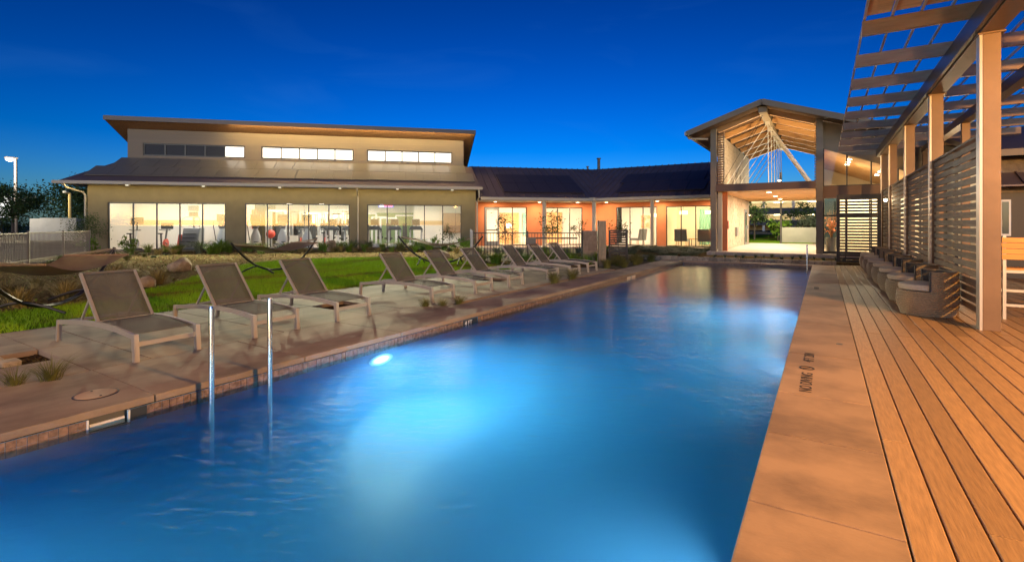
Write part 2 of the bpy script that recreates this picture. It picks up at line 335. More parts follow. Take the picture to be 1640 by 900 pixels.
# underwater lamps; those labelled added are unseen fill for even water
def pool_lens():
    if 'pool_lens' in MATS: return MATS['pool_lens']
    m = mat('pool_lens', (.8, .9, 1), .4); n = m.node_tree.nodes; l = m.node_tree.links; b = n['Principled BSDF']
    tc = n['Texture Coordinate']; ln = n.new('ShaderNodeVectorMath'); ln.operation = 'LENGTH'; l.new(tc.outputs['Object'], ln.inputs[0])
    mr = n.new('ShaderNodeMapRange'); mr.interpolation_type = 'SMOOTHSTEP'; mr.inputs['From Min'].default_value = .125; mr.inputs['From Max'].default_value = .02; mr.inputs['To Max'].default_value = 5; l.new(ln.outputs['Value'], mr.inputs['Value'])
    b.inputs['Emission Color'].default_value = (.82, .93, 1, 1); l.new(mr.outputs[0], b.inputs['Emission Strength']); return m
def pool_lamp(x, y, sgn, lab, P):
    t = thing('pool_lamp', lab, 'pool lamp', (x, y, -.25), 0, 'underwater pool lamps')
    r = MB(); r.tube([(0, 0, 0), (sgn*.03, 0, 0)], .125, 20); r.build('trim_ring', m_steel, t).scale = (1, 1.5, .52)
    r = MB(); r.tube([(sgn*.03, 0, 0), (sgn*.036, 0, 0)], .12, 24); r.build('lens', pool_lens(), t).scale = (1, 1.5, .5)
    area('pool_light', (x+sgn*.045, y, -.27), .2, P, COOL, (0, R(-90*sgn), 0), spread=150)
pool_lamp(PX0+.002, 4.1, 1, 'round underwater lamp glowing in the lounger-side pool wall near the handrails', 240)
pool_lamp(PX1-.002, -1.4, -1, 'added underwater fill lamp below the plank-side coping behind the viewer', 190)  # added fill behind the viewer, brightens the near water
pool_lamp(PX1-.002, 2.2, -1, 'added underwater fill lamp below the plank-side coping before the no diving lettering', 12)  # weak added fill hidden under the coping
pool_lamp(PX1-.002, 6.2, -1, 'added underwater fill lamp below the plank-side coping past the depth lettering', 16)  # another weak added fill, hidden by the coping
pool_lamp(PX0+.002, -.9, 1, 'added underwater fill lamp in the lounger-side wall before the skimmer', 330)  # added fill lamp out of view, lifts the near lounger-side water
pool_lamp(PX1-.002, 9.4, -1, 'round underwater lamp glowing below the plank-side coping', 130)
# right and far coping slabs
cop = MB(); cop.box(PX1+.05, -3.2, -.5, .29, 19.4, -.06); cop.box(PX0-.05, PY1+.05, -.5, PX1+.05, 19.3, -.061)
cop = struct(cop.build('pool_coping', m_cope))
ys = [-3.2, -1.2, .3, 1.72, 2.63, 3.56, 4.47, 5.9, 7.8, 9.7, 11.6, 13.5, 15.4, 17.3, 19.42]
for a, b in zip(ys, ys[1:]):
    k = MB(); k.box(PX1, a+.003, -.056, .298, b-.003, 0); k.build('coping_slab', m_cope, cop, bevel=.008)
for a, b in zip([-4.41, -3.1, -1.8, -.31], [-3.1, -1.8, -.31]):
    k = MB(); k.box(a+.003, PY1, -.056, b-.003, 19.3, 0); k.build('coping_slab', m_cope, cop, bevel=.006)
text('depth_lettering', 'NO DIVING', m_text, (-.08, 4.56, .0015), (0, 0, R(90)), .125, cop, sx=.92)
text('depth_lettering', '4FT 2IN', m_text, (-.08, 5.58, .0015), (0, 0, R(90)), .125, cop, sx=.92)
text('depth_lettering', '4FT 2IN', m_text, (-.08, 12.0, .0015), (0, 0, R(90)), .125, cop, sx=.92)
nd = MB(); nd.lathe([(.05, .0035), (.062, .0035), (.062, 0), (.05, 0), (.05, .0035)], 0, 0, 20); nd.bar((-.037, -.037, .002), (.037, .037, .002), .012, .003); nd.build('no_diving_symbol', m_text, cop, loc=(-.13, 5.33, .001))
dr = MB(); dr.lathe([(0, .004), (.03, .004), (.033, 0)], 0, 0, 16); dr.build('drain_cap', m_bronze, cop, loc=(.15, 6.6, .0))
# left concrete deck: slabs, planting pits, slot
dk = MB(); dk.box(-8.5, -3.2, -.5, PX0-.05, 1.0, -.065); dk.box(-8.5, 1.0, -.5, PX0-.05, 14.2, -.065); dk = struct(dk.build('pool_deck', m_soil))
def slab(x0, x1, y0, y1, m=m_conc):
    k = MB(); k.box(x0+.003, y0+.003, -.056, x1-.003, y1-.003, 0); k.build('paving_slab', m, dk, bevel=.007)
yl = [-3.2, -.9, 1.8, 3.12, 4.46, 6.5, 7.9, 9.3, 10.7, 12.1, 13.5, 14.9, 16.9, 19.3]
for a, b in zip(yl, yl[1:]): slab(-5.65 if b < 6.6 else -5.17, PX0, a, b, m_conc)
for a, b in zip([6.5, 9.3, 12.1], [9.3, 12.1, 14.2]): slab(-5.65, -5.27, a, b)
pits = [(1.12, 1.79), (5.1, 5.75), (9.7, 10.3)]
yb = [-3.2, -.6, 1.12, 1.79, 2.27, 3.7, 5.1, 5.75, 7.2, 8.5, 9.7, 10.3, 11.8, 14.2]
xe = lambda y: -8.5+max(0, y-6)*.075
for a, b in zip(yb, yb[1:]):
    x0 = xe((a+b)/2)
    if (a, b) in pits: slab(x0, -7.06, a, b); slab(-6.42, -5.65, a, b)
    else: slab(x0, -7.06, a, b); slab(-7.06, -5.65, a, b)
lid = thing('access_cover', 'round flush cover plate set in the concrete beside the skimmer', 'cover', (-4.82, 1.56, 0))
k = MB(); k.lathe([(.0, .005), (.125, .005), (.132, .001)], 0, 0, 28); k.build('plate', m_cope, lid)
k = MB(); k.lathe([(.134, .003), (.142, .003), (.145, 0)], 0, 0, 28); k.build('rim', m_bronze, lid)
for s in (-1, 1): k = MB(); k.lathe([(0, .008), (.008, .008), (.009, .005)], s*.09, 0, 8); k.build('screw', m_black, lid)
def rail(x, y, top, lab):
    t = thing('pool_rail', lab, 'handrail', (x, y, 0), 0, 'steel rails rising from the pool')
    k = MB(); k.tube([(0, 0, -.8), (0, 0, top-.02), (.0, 0, top)], [.0215, .0215, .017], 14); k.build('post', m_steel, t, True)
    k = MB(); k.lathe([(.0, .0), (.05, .0), (.05, .012), (.022, .02)], 0, 0, 14); k.build('floor_flange', m_steel, t, loc=(0, 0, -.818))
rail(-4.215, 2.12, .66, 'steel rail post in front of the second lounger, standing nearer the skimmer')
rail(-4.18, 2.60, .67, 'steel rail post in front of the third lounger, farther from the skimmer')
rail(-.42, 17.48, .72, 'steel rail post at the far corner of the pool')
# ------------------------------------------------------------------ plank deck
pd = MB(); pd.box(.3, -1.5, -.3, 5.3, 22.2, -.045); pd = struct(pd.build('plank_deck', m_soil))
pm = {}
for i in range(34):
    x = .305+i*.1470; y = -1.5+random.uniform(-.9, 0) if i else -1.07
    if i == 1: y = -2.29
    while y < 22.2:
        y1 = min(y+4.88, 22.2); y0 = max(y, -1.5)
        if y1-y0 > .05:
            key = round(y1-y0, 2)
            if key not in pm:
                k = MB(); k.box(0, 0, -.03, .1385, key-.004, 0); pm[key] = k.mesh('plank', m_plank)
            o = inst(pm[key], 'plank', pd, (x, y0, random.uniform(-.0008, .0008)))
            b = o.modifiers.new('bevel', 'BEVEL'); b.width = .004; b.segments = 1
        y += 4.88

# ------------------------------------------------------------------ fitness building
def window(parent, x0, x1, z0, z1, y, n, fm=None, gm=None, fw=.05, dep=.08, name='window', transom=None):
    """glazed opening in a wall that runs along local x: frame, mullions, one pane object per light"""
    f = MB(); fm = fm or m_bronze
    f.box(x0, y, z0, x1, y+dep, z0+fw); f.box(x0, y, z1-fw, x1, y+dep, z1)
    f.box(x0, y, z0+fw, x0+fw, y+dep, z1-fw); f.box(x1-fw, y, z0+fw, x1, y+dep, z1-fw)
    xs = [x0+fw+(x1-x0-2*fw)*i/n for i in range(n+1)]
    for x in xs[1:-1]: f.box(x-fw/2, y+.002, z0+fw, x+fw/2, y+dep-.002, z1-fw)
    if transom: f.box(x0+fw, y+.004, transom, x1-fw, y+dep-.004, transom+fw)
    fo = f.build(name, fm, parent)
    gms = gm if isinstance(gm, list) else [gm or m_glass]*n
    for i in range(n):
        a = xs[i]+(fw/2 if i else 0)+.001; b = xs[i+1]-(fw/2 if i < n-1 else 0)-.001
        q = MB(); q.box(a, y+dep/2-.005, z0+fw+.001, b, y+dep/2+.005, z1-fw-.001); q.build('pane', gms[i], fo)
    return fo
gym = thing('fitness_building', 'olive stucco fitness building with three lit window walls and a clerestory', 'building', (GX, GY, 0), GA)
OP = [(0, 5.39), (6.32, 11.62), (12.55, 17.8)]
wl_ = MB(); edges = [-.87]+[e for o in OP for e in o]+[18.63]
for a, b in zip(edges[::2], edges[1::2]): wl_.box(a, 0, -.1, b, .2, 2.47)
wl_.box(-.87, 0, 2.47, 18.63, .2, 3.34)
for a, b in OP: wl_.box(a, .001, -.1, b, .199, .03)
wl_.box(-.87, .2, -.1, -.67, 9, 3.34); wl_.box(18.43, .2, -.1, 18.63, 9, 3.34); wl_.box(-.67, 8.8, -.1, 18.43, 9, 3.34)
wl_.add([(18.5, -.3, 3.34), (18.5, 8.9, 3.34), (18.5, 8.9, 4.8), (18.5, 2.0, 4.8)], [(0, 1, 2, 3)])
wl_.build('wall', m_olive, gym)
for a, b in OP: window(gym, a, b, .03, 2.46, .04, 5)
rf = MB(); rf.slab([(-1.75, -.7, 3.46), (18.85, -.7, 3.46), (18.6, 2.02, 4.92), (-.07, 2.02, 4.92)], .1)
rf.slab([(-1.75, 9.2, 3.46), (-1.75, -.7, 3.46), (-.07, 2.02, 4.92), (-.07, 9.2, 4.92)], .1)
roof = rf.build('roof', m_roof, gym)
sl = (4.92-3.46)/2.72; L = math.hypot(2.72, 1.46); an = math.atan(sl)
k = MB(); k.box(.012, .012, .0, .968, 1.20, .035); pmesh = k.mesh('solar_panel', m_panel)
for r_ in range(2):
    for i in range(20):
        u0 = -.95+r_*.62+i*.975
        if u0 > 18.2-.5+r_*.2: continue
        s0 = .16+.42+r_*1.215
        o = inst(pmesh, 'solar_panel', roof, (u0, -.7+s0*math.cos(an), 3.46+s0*math.sin(an)+.05), rot=(an, 0, 0))
k = MB(); k.box(-1.78, -.84, 3.32, 18.9, -.705, 3.47); k.box(-1.9, -.84, 3.32, -1.765, 9, 3.47); k.build('gutter', m_trim, gym)
k = MB(); k.box(-1.7, -.7, 3.342, 18.8, -.001, 3.36); k.build('soffit', m_trim, gym)
k = MB(); k.box(-1.6, -.66, 3.331, 18.7, -.58, 3.339); k.build('added_eave_strip', mat('added_eave_glow', (1, .8, .5), .5, emit=(1, .78, .38), es=30), gym)  # unseen glowing strip, added to brighten the facade and the lawn
def downspout(pts, parent): k = MB(); k.tube(pts, .045, 8); k.build('downspout', m_trim, parent, True)
downspout([(12.08, -.76, 3.32), (12.08, -.7, 3.18), (12.08, -.1, 2.95), (12.08, -.06, 2.8), (12.08, -.06, 0)], gym)
downspout([(-1.5, -.76, 3.32), (-1.45, -.6, 3.15), (-1.0, -.1, 2.95), (-.93, -.06, 2.8), (-.93, -.06, 0)], gym)
downspout([(18.72, -.76, 3.32), (18.72, -.75, 2.9), (18.7, -.1, 2.7), (18.7, -.05, 0)], gym)
for u_, lab in ((1.2, 'at the fence end'), (4.6, 'above the stair climber'), (8.2, 'above the middle elliptical'), (11.2, 'beside the downspout'), (14.2, 'above the middle treadmill'), (17.2, 'at the orange wing end')):
    t = thing('added_lawn_flood', 'small added floodlight under the gym gutter '+lab, 'floodlight', gw(u_, -.66, 3.33), GA, 'added floodlights under the gym gutter')  # floodlights added to brighten the lawn
    k = MB(); k.box(-.09, -.06, -.09, .09, .06, .0); k.build('housing', m_bronze, t); k = MB(); k.box(-.07, -.066, -.08, .07, -.061, -.02); k.build('lens', mat('added_flood_face', (1, .95, .75), .4, emit=(1, .92, .7), es=.6), t)
    spot('added_lawn_light', gw(u_, -.78, 3.24), 6000, (1, .94, .58), gw(u_+.6, -7.2, 0), 64, 1., .06)
# clerestory
CO = [(.66, 5.75), (6.6, 11.63), (12.4, 17.45)]; CZ = (5.1, 5.79)
c = MB(); e = [-.07]+[x for o in CO for x in o]+[18.15]
for a, b in zip(e[::2], e[1::2]): c.box(a, 2.0, CZ[0], b, 2.2, CZ[1])
c.box(-.07, 2.0, 4.7, 18.15, 2.2, CZ[0]); c.box(-.07, 2.0, CZ[1], 18.15, 2.2, 6.52)
for x0, x1 in ((-.07, .13), (17.95, 18.15)):
    c.hexa([(x0, 2.2, 4.6), (x1, 2.2, 4.6), (x1, 7.2, 4.6), (x0, 7.2, 4.6), (x0, 2.2, 6.42), (x1, 2.2, 6.42), (x1, 7.2, 4.62), (x0, 7.2, 4.62)])
c.build('clerestory_wall', m_siding, gym)
m_frost = mat('frosted_lit_pane', (.8, .78, .74), .5, emit=(1, .90, .72), es=1.9)
m_blind = mat('drawn_blind_pane', (.012, .012, .014), .6)
window(gym, *CO[0], *CZ, 2.04, 5, gm=[m_blind]*4+[m_frost], fw=.065); window(gym, *CO[1], *CZ, 2.04, 5, gm=m_frost, fw=.065); window(gym, *CO[2], *CZ, 2.04, 5, gm=m_frost, fw=.065)
k = MB(); zt = lambda v: 7.04-.38*(v-1.2)
k.slab([(-.8, 1.2, zt(1.2)), (18.8, 1.2, zt(1.2)), (18.8, 7.6, zt(7.6)), (-.8, 7.6, zt(7.6))], .16); top = k.build('upper_roof', m_fascia, gym)
k = MB(); k.slab([(-.76, 1.24, zt(1.24)-.163), (18.76, 1.24, zt(1.24)-.163), (18.76, 7.5, zt(7.5)-.163), (-.76, 7.5, zt(7.5)-.163)], .012); k.build('wood_soffit', m_woodsoffit, top)
k = MB(); k.box(-.8, 1.17, zt(1.2)-.222, 18.8, 1.198, zt(1.2)+.01); k.build('fascia', m_fascia, top)
k = MB(); k.box(5.2, 1.2, zt(1.2)-.213, 18.6, 1.222, zt(1.2)-.2); k.build('light_strip', mat('led_strip', (1, .7, .3), .5, emit=(1, .70, .28), es=420), top)
# interior
k = MB(); k.box(-.66, .21, -.1, 18.42, 8.79, .015); k.build('interior_floor', m_infloor, gym)
k = MB(); k.box(-.66, .21, 2.75, 18.42, 8.79, 2.85); k.build('interior_ceiling', m_inceil, gym)
k = MB(); k.box(-.66, 3.4, .015, 5.85, 3.5, 2.75); k.box(5.75, .25, .015, 5.85, 3.4, 2.75); k.box(5.85, 8.4, .015, 18.4, 8.5, 2.75); k.box(18.3, .25, .015, 18.4, 8.4, 2.75); k.box(15.2, 4.6, .015, 18.3, 4.7, 2.75); k.box(-.66, .25, .015, -.6, 3.4, 2.75)
k.build('interior_wall', m_inwall, gym)
k = MB(); k.box(-.6, 3.385, 1.32, 5.75, 3.399, 1.60); k.box(15.2, 4.585, 1.32, 17.6, 4.599, 1.60); k.build('wall_stripe', m_stripe, gym)
k = MB(); k.box(11.9, 8.37, .015, 15.2, 8.399, 2.2); k.build('accent_wall', m_green, gym)
k = MB(); k.box(6.2, 8.38, .6, 11.8, 8.399, 2.3); k.build('mirror', mat('mirror', (.6, .62, .62), .03, 1), gym)
k = MB(); k.box(17.1, 4.2, .8, 18.2, 4.58, 2.1); k.build('cubby_shelf', mat('shelf_brown', (.22, .13, .07), .6), gym)
m_fix = mat('lit_diffuser', (1, .95, .85), .5, emit=(1, .96, .87), es=68)
m_fix2 = mat('lit_diffuser_warm', (1, .95, .85), .5, emit=(1, .85, .60), es=620)
def ceil_light(loc, sx, sy, lab, rz=0, m=None):
    t = thing('ceiling_light', lab, 'ceiling light', loc, rz, 'ceiling lights')
    k = MB(); k.box(-sx/2-.02, -sy/2-.02, -.03, sx/2+.02, sy/2+.02, .0); k.build('housing', m_white, t)
    k = MB(); k.box(-sx/2, -sy/2, -.045, sx/2, sy/2, -.0305); k.build('diffuser', m or m_fix, t)
for (u, v), w_ in zip([(.9, 1.7), (2.7, 1.7), (4.5, 1.7), (7.2, 2.2), (9.0, 2.2), (10.8, 2.2), (13.2, 2.2), (15, 2.2), (17, 2.2), (7.2, 5.6), (9.2, 5.6), (11.2, 5.6), (13.4, 5.6)],
        ['above the upright bike behind the first gym window', 'above the spin bike behind the first gym window', 'above the stair climber behind the first gym window', 'above the first white elliptical', 'above the middle white elliptical', 'above the treadmill of the middle window', 'above the treadmill nearest the downspout', 'above the last treadmill', 'above the cubby shelf', 'at the back of the gym over the red ball', 'at the back of the gym over the weight rack', 'at the back of the gym over the cable machine', 'before the green gym wall']):
    ceil_light(gw(u, v, 2.749), .3, 1.3, 'flat ceiling light '+w_, GA)
# gym machines
def at_gym(name, lab, cat, u, v, rz=0, group=None): return thing(name, lab, cat, gw(u, v, .016), GA+rz, group)
def treadmill(u, v, lab, rz=0):
    t = at_gym('treadmill', lab, 'treadmill', u, v, rz, 'treadmills')
    k = MB(); k.box(-.38, -.95, .05, .38, .75, .17); k.build('deck', m_mwhite, t, bevel=.02)
    k = MB(); k.box(-.25, -.9, .172, .25, .6, .182); k.build('belt', m_dkgrey, t)
    for s in (-1, 1):
        k = MB(); k.bar((s*.34, .6, .1), (s*.33, .52, 1.12), .09, .07); k.build('upright', m_mwhite, t)
        k = MB(); k.tube([(s*.36, .5, 1.0), (s*.36, .1, .96), (s*.36, -.1, .9)], .024, 8); k.build('handrail', m_dkgrey, t)
    k = MB(); k.hexa([(-.44, .32, 1.02), (.44, .32, 1.02), (.44, .62, 1.0), (-.44, .62, 1.0), (-.3, .4, 1.24), (.3, .4, 1.24), (.3, .56, 1.24), (-.3, .56, 1.24)]); k.build('console', m_dkgrey, t, bevel=.02)
    k = MB(); k.box(-.24, .46, 1.28, .24, .54, 1.66); so = k.build('screen', m_grey, t, bevel=.015)
    k = MB(); k.box(-.21, .445, 1.31, .21, .458, 1.63); k.build('display', m_screen, so)
    k = MB(); k.box(-.05, .5, 1.2, .05, .54, 1.3); k.build('screen_post', m_grey, t)
    return t
def elliptical(u, v, lab, rz=0):
    t = at_gym('elliptical_trainer', lab, 'elliptical', u, v, rz, 'elliptical trainers')
    k = MB(); k.box(-.3, -.8, .0, .3, -.68, .09); k.box(-.3, .6, .0, .3, .72, .09); k.box(-.07, -.7, .04, .07, .65, .12); k.build('base', m_mwhite, t)
    k = MB(); k.lathe([(.05, 0), (.27, .05), (.30, .3), (.24, .7), (.13, 1.0), (.09, 1.1)], 0, .3, 16); k.build('tower', m_mwhite, t, True)
    k = MB(); k.hexa([(-.12, .2, 1.1), (.12, .2, 1.1), (.12, .36, 1.1), (-.12, .36, 1.1), (-.26, .2, 1.5), (.26, .2, 1.5), (.26, .34, 1.52), (-.26, .34, 1.52)]); k.build('console', m_grey, t)
    k = MB(); k.box(-.27, .24, 1.52, .27, .32, 1.9); k.build('screen', m_dkgrey, t, bevel=.02)
    for s in (-1, 1):
        k = MB(); k.tube([(s*.3, .25, .45), (s*.33, .1, .95), (s*.34, -.05, 1.35), (s*.30, .0, 1.55)], .022, 8); k.build('arm_bar', m_dkgrey, t)
        k = MB(); k.bar((s*.2, .3, .3), (s*.2, -.6, .26+s*.06), .07, .05); po = k.build('pedal_bar', m_mwhite, t)
        k = MB(); k.box(s*.2-.08, -.55, .31+s*.05, s*.2+.08, -.2, .35+s*.05); k.build('pedal', m_dkgrey, po)
    return t
def bike(u, v, lab, tall=False, rz=0, m=None):
    t = at_gym('exercise_bike', lab, 'exercise bike', u, v, rz, 'exercise bikes'); m = m or m_dkgrey
    k = MB(); k.box(-.22, -.5, 0, .22, -.42, .07); k.box(-.22, .42, 0, .22, .5, .07); k.box(-.04, -.45, .05, .04, .45, .1); k.build('base', m, t)
    k = MB(); k.tube([(-.05, .28, .32), (.05, .28, .32)], .24, 20); k.build('flywheel', m_grey if tall else m_red, t)
    k = MB(); k.bar((0, -.2, .1), (0, -.28, .82), .07, .07); k.build('seat_post', m, t)
    k = MB(); k.hexa([(-.03, -.1, .82), (.03, -.1, .82), (.12, -.42, .82), (-.12, -.42, .82), (-.02, -.1, .87), (.02, -.1, .87), (.11, -.42, .88), (-.11, -.42, .88)]); k.build('saddle', m_black, t)
    k = MB(); k.bar((0, .1, .1), (0, .38, 1.0), .07, .07); k.build('steering_post', m_mwhite if tall else m, t)
    k = MB(); k.tube([(-.24, .1, 1.05), (-.2, .35, 1.02), (.2, .35, 1.02), (.24, .1, 1.05)], .02, 8); k.build('handlebar', m, t)
    h = 1.72 if tall else 1.42
    k = MB(); k.bar((0, .38, 1.0), (0, .42, h-.3), .05, .05); k.build('screen_post', m, t)
    k = MB(); k.box(-.3, .4, h-.34, .3, .45, h); k.build('screen', m_screen, t, bevel=.02)
    for s in (-1, 1): k = MB(); k.bar((s*.07, .05, .35), (s*.16, .05, .28), .1, .03); k.build('pedal', m_black, t)
def stairs(u, v, lab):
    t = at_gym('stair_climber', lab, 'stair climber', u, v, 0, 'stair climbers')
    k = MB(); k.hexa([(-.4, -.5, 0), (.4, -.5, 0), (.4, .6, 0), (-.4, .6, 0), (-.42, .0, 1.15), (.42, .0, 1.15), (.42, .6, 1.15), (-.42, .6, 1.15)]); k.build('housing', m_grey, t, bevel=.05)
    for i in range(4): k = MB(); k.box(-.3, -.75+i*.17, .2+i*.2, .3, -.5+i*.17, .24+i*.2); k.build('step', m_dkgrey, t)
    k = MB(); k.hexa([(-.44, -.8, .0), (-.4, -.8, 0), (-.4, -.2, 0), (-.44, -.2, 0), (-.44, -.5, .8), (-.4, -.5, .8), (-.4, -.1, .8), (-.44, -.1, .8)]); k.build('side_guard', m_red, t)
    k = MB(); k.bar((0, .3, 1.1), (0, .25, 1.75), .08, .08); k.build('mast', m_grey, t)
    for s in (-1, 1): k = MB(); k.tube([(0, .28, 1.72), (s*.3, .1, 1.74), (s*.42, -.1, 1.62), (s*.45, -.2, 1.2)], .024, 8); k.build('grab_bar', m_grey, t)
    k = MB(); k.box(-.22, .2, 1.78, .22, .26, 2.02); k.build('console', m_dkgrey, t)
    k = MB(); k.box(-.26, .2, 2.05, .26, .26, 2.36); k.build('screen', m_grey, t)
def rack(u, v, lab, w=1.2, h=2.1, plates=True, m=None):
    t = at_gym('weight_machine', lab, 'weight machine', u, v, 0, 'weight machines'); m = m or m_mwhite
    for x in (-w/2, w/2):
        for y in (-.4, .4): k = MB(); k.box(x-.04, y-.04, 0, x+.04, y+.04, h); k.build('post', m, t)
    k = MB(); k.box(-w/2, -.44, h, w/2, -.36, h+.08); k.box(-w/2, .36, h, w/2, .44, h+.08); k.build('top_beam', m, t)
    k = MB(); k.box(-.25, -.3, .42, .25, .35, .52); k.build('bench', m_black, t, bevel=.02)
    if plates:
        for i in range(4): k = MB(); k.tube([(w/2+.04, -.1, .5+i*.33), (w/2+.1, -.1, .5+i*.33)], .15-.01*i, 16); k.build('weight_plate', m_dkgrey, t)
    k = MB(); k.box(-.15, .3, .3, .15, .42, 1.4); k.build('weight_stack', m_dkgrey, t)
bike(.55, 1.25, 'white upright exercise bike behind the feathery shrub at the first gym window', True)
bike(1.95, 1.3, 'small dark spin bike with wide screen behind the first gym window', False)
stairs(3.35, 1.2, 'tall grey stair climber with red side panel behind the first gym window')
elliptical(4.75, 1.2, 'grey elliptical trainer at the pier end of the first gym window')
elliptical(6.45, 1.2, 'white elliptical trainer beside the first pier, red ball next to it')
elliptical(7.85, 1.2, 'white elliptical trainer in the middle of the second gym window')
elliptical(9.15, 1.2, 'white elliptical trainer beside the second window treadmill')
treadmill(10.45, 1.4, 'treadmill behind the boulder at the second gym window')
treadmill(11.45, 1.6, 'treadmill cut off by the pier with the downspout')
treadmill(12.85, 1.4, 'treadmill nearest the downspout in the third gym window')
treadmill(14.0, 1.4, 'treadmill in the middle of the third gym window, under the lit sign')
treadmill(15.25, 1.4, 'treadmill in front of the pale wall with the tan stripe')
rack(7.2, 3.4, 'white weight machine with dark plates behind the red ball', 1.0)
rack(8.9, 4.6, 'white weight machine at the back, between two ellipticals', 1.3)
rack(10.8, 4.0, 'white cable machine behind the second window treadmill', 1.4, 2.2, False)
rack(12.2, 4.4, 'white cable machine behind the pier with the downspout', 1.2, 2.0, False)
rack(13.6, 3.6, 'white weight machine between the third window treadmills', 1.0, 1.7)
rack(6.6, 5.2, 'white weight tower at the back beside the red banner', .9, 2.2)
rack(9.8, 6.2, 'white double rack at the back of the gym near the mirror', 1.5, 2.1)
rack(11.6, 6.4, 'white cable tower near the mirror end', 1.0, 2.2, False)
rack(14.6, 5.6, 'white weight machine before the green wall', 1.2, 1.9)
bike(8.5, 2.9, 'dark exercise bike between the second and third white ellipticals')
bike(9.9, 2.7, 'dark exercise bike left of the second window treadmill')
rack(12.9, 6.6, 'white weight frame before the green wall near the mirror', 1.0, 1.8)
k = MB(); k.lathe([(.25*math.sin(R(a)), .25-.25*math.cos(R(a))) for a in range(0, 181, 15)], 0, 0, 20); o = k.build('exercise_ball', m_red, None, True, loc=gw(7.0, 2.4, .55)); tag(o, 'red exercise ball on a stand between the first two white ellipticals', 'ball')
k = MB(); k.lathe([(.2, 0), (.2, .02), (.03, .04), (.03, .5), (.16, .54)], 0, 0, 14); o = k.build('ball_stand', m_dkgrey, None, True, loc=gw(7.0, 2.4, .016)); tag(o, 'low dark stand holding the red exercise ball', 'stand')
t = at_gym('lit_sign', 'small lit sign with blurred red and white marks in third gym window', 'sign', 13.55, .5)
k = MB(); k.box(-.42, 0, 2.3, .42, .06, 2.58); k.build('sign_case', mat('sign_blue', (.1, .12, .5), .4, emit=(.25, .3, 1), es=.9), t)
for i in range(6): k = MB(); k.box(-.34+i*.12, -.012, 2.35, -.26+i*.12, -.002, 2.53); k.build('lit_mark', mat('sign_red', (1, .1, .1), .4, emit=(1, .12, .15), es=4) if i > 1 else mat('sign_white', (1, 1, 1), .4, emit=(1, .9, .95), es=4), t)
k = MB(); k.box(6.05, 2.2, 1.1, 6.3, 2.24, 2.2); o = k.build('wall_poster', mat('poster_red', (.75, .16, .06), .6), None); o.location = (GX, GY, 0); o.rotation_euler = (0, 0, GA); tag(o, 'red hanging banner beside the first pier inside the gym', 'banner')

# ------------------------------------------------------------------ orange wings
# left wing shares the fitness building's frame; right wing runs along x at y = 30.5
def uv_of(x, y): dx, dy = x-GX, y-GY; return dx*ca+dy*sa, -dx*sa+dy*ca
EV, EY, EZ, SL, RD = -.15, 28.25, 2.95, .455, 5.2    # eave lines, eave height, roof slope, run
# eave corner: v = EV and y = EY
uc = (EY-GY-EV*ca)/sa; C0 = gw(uc, EV)
ut = (EY+RD-GY-(EV+RD)*ca)/sa; C1 = gw(ut, EV+RD)
wing = thing('orange_wing', 'low orange stucco wing with porch posts under a bent standing seam roof', 'building')
def gp(u, v, z): return gw(u, v, z)
k = MB(); zR = EZ+SL*RD
lp = [gp(18.9, EV, EZ), (*C0[:2], EZ), (*C1[:2], zR), gp(18.9, EV+RD, zR)]
rp = [(*C0[:2], EZ), (-4.3, EY, EZ), (-4.3, EY+RD, zR), (*C1[:2], zR)]
k.slab(lp, .14); k.slab(rp, .14)
k.slab([gp(18.9, EV+RD, zR-.002), (*C1[:2], zR-.002), gp(ut+2, EV+2*RD, EZ), gp(18.9, EV+2*RD, EZ)], .12)
k.slab([(*C1[:2], zR-.002), (-4.3, EY+RD, zR-.002), (-4.3, EY+2*RD, EZ), (C1[0]-2, EY+2*RD, EZ)], .12)
wr = k.build('roof', m_roof, wing)
k = MB()
def seam(a, b): k.bar(a, b, .035, .05)
for i in range(40):
    u = 19.1+i*.42; vm = RD
    # left plane seam at u from eave to ridge, cut at the valley
    tu = (u-uc)/(ut-uc) if ut != uc else 0
    a_ = EV if u <= uc else EV+RD*tu
    if u > max(ut, uc): continue
    if ut < uc and u > ut: vm = RD*(u-uc)/(ut-uc); a_ = EV
    seam(gp(u, a_, EZ+SL*(a_-EV)+.02), gp(u, EV+vm, EZ+SL*vm+.02))
xx = -4.5
while xx > C0[0]-4:
    if C1[0] < C0[0]:
        if xx > C0[0]: y0, y1 = 0, RD
        elif xx > C1[0]: y0, y1 = RD*(xx-C0[0])/(C1[0]-C0[0]), RD
        else: break
    else:
        if xx > C1[0]: y0, y1 = 0, RD
        elif xx > C0[0]: y0, y1 = 0, RD*(xx-C0[0])/(C1[0]-C0[0])
        else: break
    if y1-y0 > .1: seam((xx, EY+y0, EZ+SL*y0+.02), (xx, EY+y1, EZ+SL*y1+.02))
    xx -= .42
k.build('standing_seam', m_roof, wr, kind='stuff')
k = MB(); k.box(.01, .01, 0, 1.0, 1.6, .04); pm2 = k.mesh('solar_panel', m_panel2); aw = math.atan(SL)
for r_ in range(2):
    for i in range(5):
        s0 = .55+r_*1.62
        P = gp(20.4+i*1.01, EV+s0*math.cos(aw), EZ+s0*math.sin(aw)+.09); o = inst(pm2, 'solar_panel', wr, P, rot=(aw, 0, 0)); o.rotation_euler = (Matrix.Rotation(GA, 3, 'Z') @ Matrix.Rotation(aw, 3, 'X')).to_euler()
        inst(pm2, 'solar_panel', wr, (-10.6+r_*-.3+i*1.01, EY+s0*math.cos(aw), EZ+s0*math.sin(aw)+.09), rot=(aw, 0, 0))
